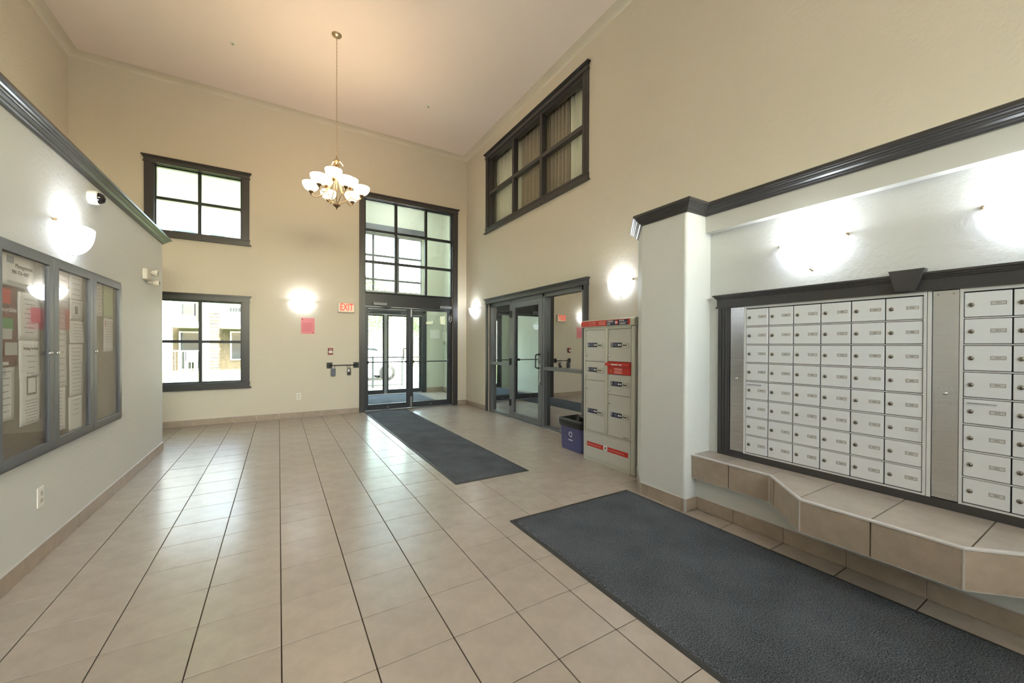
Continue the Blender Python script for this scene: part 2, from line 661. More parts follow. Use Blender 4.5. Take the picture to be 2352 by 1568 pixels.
g = .0025
tb = MB().cbox(-PX / 2 + g, PX / 2 - g, -PY / 2 + g, PY / 2 - g, -.012, 0, .0012)
tiles = []
for i in range(-9, 12):
    for j in range(-17, 19):
        x, y = GX + PX * (i + .5), GY + PY * (j + .5)
        if x < -1.4 and y < 6.2: continue
        if y > 8.1 or y < -3.6 or x > 3.75: continue
        fw, sx, sy = toscreen(x, y, 0)
        tiles.append((0 if (fw > .25 and -150 < sx < 2500 and sy < 1800) else 1, math.hypot(x, y), x, y))
tiles.sort()
tme = tb.mesh('tile', (0, 0, 0))
tme.materials.append(TILE)
for k, (q, d, x, y) in enumerate(tiles[:300]):
    o = bpy.data.objects.new('tile', tme)
    COL.objects.link(o)
    o.parent = floor
    o.location = (x, y, rnd.uniform(-.0004, .0004))
b = MB()
for (q, d, x, y) in tiles[300:]:
    b.box(x - PX / 2 + g, x + PX / 2 - g, y - PY / 2 + g, y + PY / 2 - g, -.012, 0)
tag(b.build('tile', TILE, floor), kind='stuff')


def base_tiles(name, path, cuts=None, h=.10, th=.009):
    """skirting tiles along a path, outward on the right-hand side; joints follow the floor grid"""
    root = sthing(name)
    cap = MB()
    for i in range(len(path) - 1):
        p, q = Vector(path[i]), Vector(path[i + 1])
        d = (q - p)
        L = d.length
        d.normalize()
        n = Vector((d.y, -d.x))
        ts = [0.]
        if abs(d.y) > .99:
            ks = [((GY + PY * k) - p.y) * d.y for k in range(-20, 22)]
        elif abs(d.x) > .99:
            ks = [((GX + PX * k) - p.x) * d.x for k in range(-12, 14)]
        else:
            ks = [PX * k for k in range(1, 6)]
        ts += sorted(t for t in ks if .02 < t < L - .02) + [L]
        for a, c in zip(ts[:-1], ts[1:]):
            a2 = a + .0015
            c2 = c - .0015
            # mitre allowance on outer corners
            if a == 0 and i > 0: a2 = 0 if (Vector(path[i]) - Vector(path[i - 1])).normalized().cross(d) < 0 else th
            if c == L and i < len(path) - 2: c2 = L + th if d.cross((Vector(path[i + 2]) - q).normalized()) > 0 else L - th
            pts = [p + d * a2, p + d * c2, p + d * c2 + n * th, p + d * a2 + n * th]
            MB().prism([(v.x, v.y) for v in pts], .002, h).build('tile', BTILE, root)
    cap.sweep([(0, 0), (th + .001, 0), (th + .001, .003), (0, .004)], path, h).build('edge_trim', NOSE, root)
    return root


base_tiles('baseboard_left', [(-1.235, -2.0), (-1.235, 6.36), (-2.56, 6.36)])
base_tiles('baseboard_far', [(-2.56, 8.0), (1.338, 8.0)])
base_tiles('baseboard_far_corner', [(3.385, 8.0), (3.6, 8.0), (3.6, 7.014)])
base_tiles('baseboard_stub', [(3.06, 2.67), (2.76, 2.37), (2.76, 1.93), (2.895, 1.93), (2.895, -.45), (2.76, -.45), (2.76, -.89)])
MB().box(2.747, 2.762, 1.918, 1.933, 0, .104).build('edge_trim', NOSE, bpy.data.objects['baseboard_stub'])


# ------------------------------------------------------------------ windows, casings and doors
CAPP = [(0, 0), (.006, 0), (.010, .010), (.022, .018), (.026, .024), (.030, .026), (.030, .036), (0, .036)]


def casing(parent, T, u0, u1, z0, z1, leg=.1, head=.1, sill=.1, m=None):
    """flat casing round an opening: legs, header and apron with stepped caps and short returns"""
    m = m or TRIM
    for a, c in ((u0 - leg, u0), (u1, u1 + leg)):
        lb = MB(T).box(a, c, 0, .022, z0 - (0 if sill else 0), z1)
        for k in (.3, .5, .7):
            uu = a + (c - a) * k
            lb.box(uu - .007, uu + .007, .022, .026, z0 + .02, z1 - .02)
        lb.build('casing_leg', m, parent)
    hb = MB(T).box(u0 - leg - .004, u1 + leg + .004, 0, .028, z1, z1 + head - .034)
    hb.box(u0 - leg - .012, u1 + leg + .012, 0, .036, z1 - .004, z1 + .010)
    for k, (o, za, zb) in enumerate(((.010, .036, .026), (.020, .026, .014), (.030, .014, 0))):
        hb.box(u0 - leg - o, u1 + leg + o, 0, .028 + o, z1 + head - za, z1 + head - zb)
    hb.build('casing_header', m, parent)
    if sill:
        sb = MB(T).box(u0 - leg - .004, u1 + leg + .004, 0, .028, z0 - sill + .03, z0)
        sb.box(u0 - leg - .012, u1 + leg + .012, 0, .036, z0 - .012, z0)
        for k, (o, za, zb) in enumerate(((.010, .034, .024), (.020, .024, .012), (.030, .012, 0))):
            sb.box(u0 - leg - o, u1 + leg + o, 0, .028 + o, z0 - sill + zb, z0 - sill + za)
        sb.build('casing_apron', m, parent)


def sash(parent, T, u0, u1, z0, z1, us, zs, wf, fr=.03, mu=.045, dep=.05, m=None, gm=None, jamb=.13, jm=None, zoff=None):
    """lining, frame, bars and one pane per opening; wf = front plane of the frame"""
    m = m or DARK
    gm = gm or GLASS
    jb = MB(T)
    jb.box(u0, u0 + .012, -jamb, 0, z0, z1).box(u1 - .012, u1, -jamb, 0, z0, z1)
    jb.box(u0, u1, -jamb, 0, z0, z0 + .012).box(u0, u1, -jamb, 0, z1 - .012, z1)
    jb.build('lining', jm or TRIM, parent)
    fb = MB(T)
    fb.box(u0 + .008, u0 + fr, wf - dep, wf, z0 + .008, z1 - .008).box(u1 - fr, u1 - .008, wf - dep, wf, z0 + .008, z1 - .008)
    fb.box(u0 + fr, u1 - fr, wf - dep, wf, z0 + .008, z0 + fr).box(u0 + fr, u1 - fr, wf - dep, wf, z1 - fr, z1 - .008)
    fb.build('frame', m, parent)
    ue = [u0 + fr] + list(us) + [u1 - fr]
    ze = [z0 + fr] + list(zs) + [z1 - fr]
    for u in us:
        MB(T).box(u - mu / 2, u + mu / 2, wf - dep, wf + .004, z0 + fr, z1 - fr).build('mullion', m, parent)
    for z in zs:
        MB(T).box(u0 + fr, u1 - fr, wf - dep + .004, wf, z - mu / 2, z + mu / 2).build('mullion', m, parent)
    h = mu / 2
    for i in range(len(ue) - 1):
        for j in range(len(ze) - 1):
            a = ue[i] + (h if i else 0)
            c = ue[i + 1] - (h if i < len(ue) - 2 else 0)
            d = ze[j] + (h if j else 0)
            e = ze[j + 1] - (h if j < len(ze) - 2 else 0)
            MB(T).box(a, c, wf - dep + .008, wf - dep + .014, d, e).build('pane', gm, parent)


w1 = sthing('window_1', (-1.09, 8.0, 3.0))
casing(w1, FAR, -1.66, -.525, 3.08, 4.11)
sash(w1, FAR, -1.66, -.525, 3.08, 4.11, [-1.10], [3.60], -.055)
w2 = sthing('window_2', (-1.09, 8.0, .58))
casing(w2, FAR, -1.66, -.525, .676, 2.03)
sash(w2, FAR, -1.66, -.525, .676, 2.03, [-1.095], [1.357], -.055)
w3 = sthing('window_3', (3.6, 5.5, 3.55))
casing(w3, RGT, 4.10, 6.93, 3.65, 5.05)
sash(w3, RGT, 4.10, 6.93, 3.65, 5.05, [5.13, 6.0], [4.34], -.005, fr=.045, mu=.06, dep=.09, jm=TRIM, m=TRIM)

w7 = sthing('fill_window', (1.1, -3.6, .3))   # unseen window added behind the camera to let in fill daylight
casing(w7, NEAR, -1.3, 3.3, 2.4, 5.0)
sash(w7, NEAR, -1.3, 3.3, 2.4, 5.0, [.23, 1.77], [3.7], -.05)
struct('added_sun_canopy', MB().box(-4, 6, -8.2, -3.78, 5.3, 5.45), EXTW)  # unseen canopy, added to keep direct sun out of the window behind the camera
struct('terrace', MB().box(-12, 14, -20, -3.76, -.3, -.05), CONC)

# entrance: casing, transom, two glazed doors
ent = sthing('trim_4', (2.36, 8.0, 0))
eb = MB(FAR)
for a, c in ((1.338, 1.442), (3.275, 3.385)):
    lb = MB(FAR).box(a, c, 0, .024, 0, 4.19)
    for k in (.25, .5, .75):
        uu = a + (c - a) * k
        lb.box(uu - .008, uu + .008, .024, .029, .01, 4.17)
    lb.build('casing_leg', TRIM, ent)
hb = MB(FAR).box(1.334, 3.389, 0, .028, 4.19, 4.255)
for o, za, zb in ((.010, 4.25, 4.262), (.020, 4.262, 4.274), (.030, 4.274, 4.288)):
    hb.box(1.338 - o, 3.385 + o, 0, .028 + o, za, zb)
hb.box(1.33, 3.393, 0, .036, 4.186, 4.198)
hb.build('casing_header', TRIM, ent)
tr = sthing('window_4', (2.36, 8.06, 2.1))
sash(tr, FAR, 1.442, 3.275, 2.345, 4.19, [2.06, 2.69], [2.965, 3.585], -.055, fr=.028, mu=.05, dep=.06, jamb=.14, m=DARK, jm=DARK)
hd = MB(FAR).box(1.442, 3.275, -.13, -.05, 2.085, 2.36)
hd.box(1.442, 3.275, -.05, -.04, 2.085, 2.10).box(1.442, 3.275, -.05, -.035, 2.352, 2.366)
hd.box(1.442, 1.455, -.13, -.02, 0, 2.085).box(3.285, 3.275, -.13, -.02, 0, 2.085)
hd.build('door_head', DARK, tr)
th = MB(FAR).box(1.442, 3.275, -.15, -.03, 0, .012)
th.build('threshold', ALU, tr)


def leaf(name, T, u0, u1, zt, wf, stL, stR, bot, top, m, gm, th=.045):
    d = sthing(name, T((u0 + u1) / 2, wf, 0))
    z0 = .016
    b = MB(T)
    b.cbox(u0, u0 + stL, wf - th, wf, z0, zt, .002).cbox(u1 - stR, u1, wf - th, wf, z0, zt, .002)
    b.build('stile', m, d)
    MB(T).box(u0 + stL, u1 - stR, wf - th, wf - .001, z0, bot).build('bottom_rail', m, d)
    MB(T).box(u0 + stL, u1 - stR, wf - th, wf - .001, top, zt).build('top_rail', m, d)
    bd = MB(T)
    bd.box(u0 + stL, u0 + stL + .008, wf - .012, wf - .004, bot, top).box(u1 - stR - .008, u1 - stR, wf - .012, wf - .004, bot, top)
    bd.build('glazing_bead', m, d)
    MB(T).box(u0 + stL, u1 - stR, wf - .026, wf - .020, bot, top).build('pane', gm, d)
    return d


d1 = leaf('door_1', FAR, 1.457, 2.341, 2.08, -.06, .055, .060, .128, 2.04, DOORM, GLASS)
d2 = leaf('door_2', FAR, 2.347, 3.273, 2.08, -.06, .064, .093, .128, 2.04, DOORM, GLASS)
for d, a, c in ((d1, 1.50, 2.27), (d2, 2.40, 3.20)):
    pb = MB(FAR).tube([(a, -.005, .972), (c, -.005, .972)], .011, 10)
    for q in (a + .008, c - .008):
        pb.box(q - .016, q + .016, -.06, .002, .945, .998)
    pb.build('push_bar', DARK, d)
MB(FAR).box(2.305, 2.333, -.06, -.02, .80, .90).build('lock_case', DARK, d1)
pl = MB(FAR).tube([(2.24, -.20, 1.02), (2.24, -.16, 1.02), (2.24, -.145, 1.04), (2.24, -.145, 1.22), (2.24, -.16, 1.24), (2.30, -.12, 1.24)], .010, 8)
pl.build('pull_handle', DARK, d1)
for d, u, sgn in ((d1, 1.60, 1), (d2, 3.25, -1)):
    cb = MB(FAR).cbox(u, u + sgn * .27, -.045, .005, 2.10, 2.165, .006)
    cb.tube([(u + sgn * .14, -.02, 2.10), (u + sgn * .14, .02, 2.085), (u + sgn * .33, .05, 2.075), (u + sgn * .22, -.03, 2.06)], .009, 6)
    cb.build('door_closer', SIDEM, d)
for d, u in ((d2, 2.375),):
    fb = MB(FAR)
    fb.box(u - .016, u + .016, -.06, -.052, 1.90, 2.06).box(u - .016, u + .016, -.06, -.052, .03, .24)
    fb.cyl((u, -.045, 2.02), (u, -.045, 2.075), .006, 8)
    fb.cyl((u, -.045, .02), (u, -.045, .12), .006, 8)
    fb.build('flush_bolt', ALU, d)
    lp = MB(FAR).tube([(3.22, -.03, 2.02), (3.205, -.025, 1.93), (3.20, -.02, 1.85), (3.225, -.02, 1.81), (3.25, -.02, 1.85), (3.245, -.025, 1.93), (3.235, -.03, 2.02)], .005, 6)
    lp.build('door_loop', CHROME, d)
for d, u in ((d1, 1.9), (d2, 2.80)):
    MB(FAR).box(u - .02, u + .02, -.06, -.056, .055, .066).build('maker_plate', ALU, d)

# side door to the inner hall, with a fixed light either side
sd = sthing('trim_5', (3.6, 5.5, 0))
casing(sd, RGT, 4.074, 6.93, 0, 2.145, leg=.082, head=.095, sill=0)
fr = sthing('window_5', (3.66, 5.5, 0))
b = MB(RGT)
b.box(6.86, 6.93, -.11, -.02, 0, 2.145).box(6.075, 6.125, -.11, -.02, 0, 2.145).box(5.045, 5.092, -.11, -.02, 0, 2.145).box(4.074, 4.15, -.11, -.02, 0, 2.145)
b.box(4.074, 6.93, -.11, -.02, 2.085, 2.145)
b.box(6.125, 6.86, -.11, -.02, 0, .045).box(4.15, 5.045, -.11, -.02, 0, .035)
b.build('frame', SIDEM, fr)
MB(RGT).box(6.125, 6.86, -.10, -.012, .94, .985).build('mid_rail', SIDEM, fr)
MB(RGT).box(4.15, 5.045, -.10, -.012, .922, .972).build('mid_rail', SIDEM, fr)
for a, c, d, e in ((6.125, 6.86, .045, .94), (6.125, 6.86, .985, 2.085), (4.15, 5.045, .035, .922), (4.15, 5.045, .972, 2.085)):
    MB(RGT).box(a, c, -.088, -.082, d, e).build('pane', SGLASS, fr)
MB(RGT).box(5.10, 6.07, -.11, -.005, 0, .010).build('threshold', ALU, fr)
d3 = leaf('door_3', RGT, 5.096, 6.071, 2.08, -.015, .105, .105, .115, 1.985, SIDEM, SGLASS)
ph = MB(RGT).tube([(5.15, -.015, 1.17), (5.15, .04, 1.17), (5.155, .055, 1.165), (5.165, .062, 1.155), (5.165, .062, 1.15), (5.165, .062, .98), (5.165, .062, .965), (5.155, .055, .955), (5.15, .04, .95), (5.15, -.015, .95)], .011, 8)
ph.build('pull_handle', DARK, d3)
lk = MB(RGT).box(5.12, 5.165, -.015, -.006, .72, 1.0)
lk.lathe([(.0005, .012), (.016, .012), (.018, 0)], RGT(5.143, -.004, .90) if False else (5.143, -.006, .90), 12, axis='y')
lk.box(5.12, 5.165, -.015, .012, .68, .73)
lk.build('lock_plate', ALU, d3)
for z in (1.88, 1.02, .28):
    MB(RGT).cbox(6.055, 6.10, -.03, .006, z - .06, z + .06, .003).build('hinge', BLACK, d3)
MB(RGT).box(5.56, 5.60, -.015, -.011, .055, .066).build('maker_plate', ALU, d3)

# ------------------------------------------------------------------ dim hall behind the side door, and the room behind the upper window
hall = MB()
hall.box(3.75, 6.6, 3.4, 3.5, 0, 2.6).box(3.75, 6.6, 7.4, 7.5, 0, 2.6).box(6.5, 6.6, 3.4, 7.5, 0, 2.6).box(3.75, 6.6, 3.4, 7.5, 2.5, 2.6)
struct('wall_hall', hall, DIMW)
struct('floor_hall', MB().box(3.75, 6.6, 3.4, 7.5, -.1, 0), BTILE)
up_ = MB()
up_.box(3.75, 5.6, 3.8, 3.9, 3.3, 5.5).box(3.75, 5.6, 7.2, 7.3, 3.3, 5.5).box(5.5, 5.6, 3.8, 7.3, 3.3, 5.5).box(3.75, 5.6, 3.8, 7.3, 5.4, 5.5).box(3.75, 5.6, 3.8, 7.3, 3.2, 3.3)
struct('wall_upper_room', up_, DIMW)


def curtain(y0, y1, m, label, amp=.022, per=.11, ph=0.):
    n = max(8, int((y1 - y0) / per * 8))
    vs, fs = [], []
    for i in range(n + 1):
        y = y0 + (y1 - y0) * i / n
        for k, z in enumerate((3.45, 4.3, 5.2)):
            x = 3.80 + amp * math.sin(2 * PI * (y - y0) / per + ph) * (1.15 - .15 * k) + .006 * math.sin(y * 31 + z)
            vs.append((x, y, z))
    for i in range(n):
        for k in range(2):
            fs.append((i * 3 + k, i * 3 + k + 1, i * 3 + k + 4, i * 3 + k + 3))
    b = MB()
    b.add(vs, fs, True)
    o = b.build('curtain', m)
    md = o.modifiers.new('thickness', 'SOLIDIFY')
    md.thickness = .004
    tag(o, label, 'curtain')


curtain(4.02, 4.62, SHEER, 'pale sheer curtain at the near end of the high interior window', .012, .10)
curtain(4.66, 5.16, BROWNC, 'brown curtain bunched beside the pale sheer in the high window', .03, .09, 1)
curtain(5.20, 5.98, BROWNC, 'greyish brown pleated curtain filling the middle lights of the high window', .03, .12, 2)
curtain(6.02, 7.02, SHEER, 'cream curtain in the far lights of the high interior window', .016, .14)

# ------------------------------------------------------------------ vestibule beyond the entrance
VX0, VX1, VY1 = 1.15, 4.05, 10.6
OUT = lambda u, w, z: (u, VY1 - w, z)
FACE[OUT] = Vector((1, 0, 0))
holed(OUT, VX0 - .15, VX1 + .15, -.02, 5.45, [(1.40, 3.52, 0, 2.30), (1.49, 3.43, 2.72, 4.23)], .15, 'wall_vestibule', VESTW)
struct('wall_vestibule_side', MB().box(VX1, VX1 + .15, 8.15, 10.75, -.02, 5.45), VESTW)
struct('wall_vestibule_far_side', MB().box(VX0 - .15, VX0, 8.15, 10.75, -.02, 5.45), VESTW)
struct('ceiling_vestibule', MB().box(VX0 - .15, VX1 + .15, 8.1, 10.75, 5.35, 5.48), CEIL)
struct('trim_7', MB().box(VX0, 3.43, 10.45, 10.6, 4.24, 4.44), SIDEM)
vf = struct('floor_vestibule', MB().box(VX0, VX1, 8.15, 10.7, -.12, -.004), GROUT)
b = MB()
for i in range(3, 13):
    for j in range(18, 27):
        x, y = GX + PX * (i + .5), GY + PY * (j + .5)
        if VX0 < x < VX1 and 8.15 < y < 10.6:
            b.box(x - PX / 2 + g, x + PX / 2 - g, y - PY / 2 + g, y + PY / 2 - g, -.012, 0)
tag(b.build('tile', TILE, vf), kind='stuff')
base_tiles('baseboard_vestibule', [(3.55, 10.6), (4.05, 10.6), (4.05, 8.15)], h=.13)
vl = thing('vestibule_fill_lamp', (2.6, 9.4, 5.35), 'round fill lamp added out of view on the vestibule ceiling', 'light')  # unseen lamp, added to brighten the vestibule
MB().lathe([(.0005, 5.30), (.27, 5.30), (.28, 5.31), (.28, 5.35)], (2.6, 9.4, 0), 24).build('housing', PLASTW, vl)
MB().lathe([(.0005, 5.235), (.10, 5.24), (.18, 5.255), (.24, 5.28), (.255, 5.30)], (2.6, 9.4, 0), 24).build('diffuser', mat('fill_diffuser', (255, 255, 255), .5, emit=((248, 252, 255), 55)), vl)
w6 = sthing('window_6', (2.46, 10.6, 2.7))
sash(w6, OUT, 1.49, 3.43, 2.72, 4.23, [2.125, 2.775], [3.04, 3.67], -.03, fr=.03, mu=.05, dep=.06, m=SIDEM, jm=WALLS)
of = sthing('trim_6', (2.46, 10.6, 0))
b = MB(OUT).box(1.40, 1.46, -.11, .03, 0, 2.30).box(3.43, 3.55, -.11, .03, 0, 2.30).box(1.40, 3.52, -.11, .03, 2.13, 2.30)
b.build('frame', DOORM, of)
MB(OUT).box(1.40, 3.52, -.15, .03, 0, .012).build('threshold', ALU, of)
d4 = leaf('door_4', OUT, 1.462, 2.438, 2.125, -.01, .07, .068, .125, 2.08, DOORM, GLASS)
d5 = leaf('door_5', OUT, 2.444, 3.425, 2.125, -.01, .068, .07, .125, 2.08, DOORM, GLASS)
MB(OUT).box(2.405, 2.475, -.008, .006, .03, 2.12).build('astragal', ALU, d4)
for d, a, c in ((d4, 1.52, 2.38), (d5, 2.50, 3.37)):
    MB(OUT).tube([(a, .045, .985), (c, .045, .985)], .011, 8).box(a - .01, a + .02, -.01, .055, .965, 1.005).box(c - .02, c + .01, -.01, .055, .965, 1.005).build('push_bar', DARK, d)
vm = thing('floor_mat', (2.35, 9.75, 0), 'grey mat on the vestibule floor beyond the entrance doors', 'mat')
MB().box(1.40, 3.24, 8.95, 10.5, .0, .007).build('rubber_edge', RUBBER, vm)
MB().box(1.44, 3.20, 8.99, 10.46, .007, .013).build('pile', CARPET, vm)
ic = thing('intercom', (4.05, 10.33, 1.4), 'white intercom handset on the vestibule side wall', 'intercom')
MB().cbox(3.985, 4.05, 10.28, 10.38, 1.42, 1.68, .01).build('body', PLASTW, ic)
MB().tube([(3.97, 10.33, 1.44), (3.95, 10.33, 1.48), (3.95, 10.33, 1.62), (3.97, 10.33, 1.66)], .018, 8).build('handset', PLASTW, ic)
MB().tube([(3.98, 10.33, 1.43), (3.97, 10.32, 1.36), (3.985, 10.34, 1.33), (4.0, 10.33, 1.42)], .005, 6).build('cord', BLACK, ic)
pn = MB(OUT).box(3.66, 3.94, 0, .004, 1.51, 1.75)
tag(pn.build('paper_notice', PAPER), 'white paper notice on the vestibule end wall beside the outer doors', 'notice')

# ------------------------------------------------------------------ floor mats
def floor_mat(x0, x1, y0, y1, label):
    t = thing('floor_mat', ((x0 + x1) / 2, (y0 + y1) / 2, 0), label, 'mat')
    e = MB()
    e.prism([(x0, 0), (x0 + .012, .006), (x1 - .012, .006), (x1, 0)], y0, y1, 'y')
    e.build('rubber_edge', RUBBER, t)
    nx, ny = int((x1 - x0) / .03), int((y1 - y0) / .03)
    b = MB()
    i = .028
    vs = []
    for a in range(nx + 1):
        for c in range(ny + 1):
            ed = a in (0, nx) or c in (0, ny)
            vs.append((x0 + i + (x1 - x0 - 2 * i) * a / nx + (0 if ed else rnd.uniform(-.004, .004)), y0 + i + (y1 - y0 - 2 * i) * c / ny + (rnd.uniform(-.003, .003) if not ed else 0), .006 if ed else .011 + rnd.uniform(-.0008, .0008)))
    fs = [(a * (ny + 1) + c, (a + 1) * (ny + 1) + c, (a + 1) * (ny + 1) + c + 1, a * (ny + 1) + c + 1) for a in range(nx) for c in range(ny)]
    b.add(vs, fs, True)
    b.build('pile', CARPET, t)


floor_mat(1.425, 2.255, 3.40, 7.95, 'long charcoal runner leading from the glass entrance doors')
floor_mat(1.475, 2.72, -.55, 2.49, 'wide charcoal mat lying in front of the mailboxes')

# ------------------------------------------------------------------ tiled ledge under the mailboxes
lg = thing('tiled_ledge', (2.85, .75, 0), 'tiled ledge with an angled bay under the silver mailboxes', 'ledge')
front = [(2.836, 1.93), (2.836, 1.352), (2.532, 1.048), (2.532, .432), (2.836, .128), (2.836, -.45)]
poly = front + [(3.08, -.45), (3.08, 1.93)]
ins = [(x + .008, y) for x, y in front]
MB().prism([(x + .010, y) for x, y in front] + [(3.08, -.45), (3.08, 1.93)], .262, .437).build('slab', LGROUT, lg)


def clip_poly(pts, ya, yb):
    for sgn, lim in ((1, ya), (-1, -yb)):
        out = []
        for i in range(len(pts)):
            p, q = pts[i], pts[(i + 1) % len(pts)]
            a, c = sgn * p[1] - lim, sgn * q[1] - lim
            if a >= 0: out.append(p)
            if a * c < 0:
                t = a / (a - c)
                out.append((p[0] + (q[0] - p[0]) * t, p[1] + (q[1] - p[1]) * t))
        pts = out
    return pts


def clip_x(pts, xa, xb):
    return [(x, y) for y, x in clip_poly([(y, x) for x, y in pts], xa, xb)]


cuts = [1.93, 1.68, 1.355, 1.058, .742, .416, .10, -.2, -.45]
for a, c in zip(cuts[:-1], cuts[1:]):
    q = clip_poly([(x + .006, y) for x, y in front] + [(3.075, -.45), (3.075, 1.93)], c + .003, a - .003)
    wide = min(x_ for x_, _ in q) <= 2.7      # the bay has a back row of narrow tiles
    MB().prism(clip_x(q, -9, 2.9615) if wide else q, .430, .4445).build('tile', TILE, lg)
    if wide:
        MB().prism(clip_x(q, 2.9645, 9), .430, .4443).build('tile', TILE, lg)
for i in range(len(front) - 1):
    p, q = Vector(front[i]), Vector(front[i + 1])
    d = (q - p)
    L = d.length
    d.normalize()
    n = Vector((d.y, -d.x))
    seg = {0: [0, .30, L], 1: [0, .075, L], 2: [0, .307, L], 3: [0, L], 4: [0, .3, L]}[i]
    for a, c in zip(seg[:-1], seg[1:]):
        v = [p + d * (a + .003), p + d * (c - .003), p + d * (c - .003) - n * .011, p + d * (a + .003) - n * .011]
        MB().prism([(k.x, k.y) for k in v], .2625, .436).build('tile', BTILE, lg)
NP = [(-.014, .004), (0, .0035), (.003, .001), (.0035, -.004), (.0035, -.007), (0, -.009), (-.014, -.009)]
MB().sweep(NP, front, .443).build('edge_trim', NOSE, lg)
MB().sweep([(-.012, 0), (.001, 0), (.001, .003), (-.012, .003)], front, .259).build('edge_trim', NOSE, lg)
for x, y in front[1:-1]:
    MB().box(x - .002, x + .004, y - .003, y + .003, .262, .44).build('corner_trim', NOSE, lg)

# ------------------------------------------------------------------ mailboxes
sr = thing('mailbox_surround', (3.075, .74, .445), 'charcoal moulded frame with keystone around the mailboxes', 'trim')
b = MB(ALC)
for a, c in ((1.752, 1.848), (-.384, -.284)):
    q = MB(ALC).box(a, c, 0, .022, .445, 1.63)
    for k in (.25, .5, .75):
        uu = a + (c - a) * k
        q.box(uu - .008, uu + .008, .022, .027, .48, 1.61)
    q.build('side_casing', TRIM, sr)
MB(ALC).box(-.284, 1.752, 0, .024, .445, .492).build('bottom_rail', TRIM, sr)
h = MB(ALC).box(-.365, 1.855, 0, .028, 1.618, 1.69)
h.box(-.37, 1.862, 0, .036, 1.614, 1.626)
for o, za, zb in ((.008, 1.684, 1.694), (.018, 1.694, 1.706), (.028, 1.706, 1.718)):
    h.box(-.36 - o, 1.85 + o, 0, .028 + o, za, zb)
h.build('header', TRIM, sr)
MB(ALC).prism([(.700, 1.622), (.784, 1.622), (.814, 1.742), (.664, 1.742)], .0, .062, 'y').build('keystone', TRIM, sr, bevel=.003)

Z0, ZP, NR = .500, .1370, 8
DW = .1588
# shared meshes in door-local frame: origin at the door's lower left corner (left as seen), u to the right (-Y)
LOC = lambda u, w, z: (-w, -u, z)
dm = MB(LOC).cbox(.003, DW - .003, -.004, .008, .006, ZP - .006, .0018).mesh('mailbox_door', (0, 0, 0))
dm.materials.append(MAILP)
lkb = MB(LOC)
lkb.lathe([(.0005, .0145), (.0085, .0145), (.0105, .0125), (.0115, .008)], (.026, 0, .068), 14, axis='y')
lkm = lkb.mesh('lock', (0, 0, 0))
lkm.materials.append(mat('lock_metal', (150, 146, 136), .25, 1))
khm = MB(LOC).box(.0252, .0268, .0144, .0148, .060, .071).lathe([(.0002, .0147), (.0028, .0147), (.003, .014)], (.026, 0, .070), 8, axis='y').mesh('keyhole', (0, 0, 0))
khm.materials.append(BLACK)
slm = MB(LOC)
slm.box(.090, .140, .008, .0095, .062, .0635).box(.090, .140, .008, .0095, .0785, .080).box(.090, .0912, .008, .0095, .062, .080).box(.1388, .140, .008, .0095, .062, .080)
slm = slm.mesh('name_slot', (0, 0, 0))
slm.materials.append(mat('slot_edge', (128, 126, 122), .4, .4))
crd = MB(LOC).box(.0915, .1385, .008, .0088, .0637, .0783).mesh('name_card', (0, 0, 0))
crd.materials.append(mat('name_card', (204, 202, 198), .6))


def child(name, me, parent, loc=(0, 0, 0)):
    o = bpy.data.objects.new(name, me)
    COL.objects.link(o)
    o.parent = parent
    o.location = loc
    return o


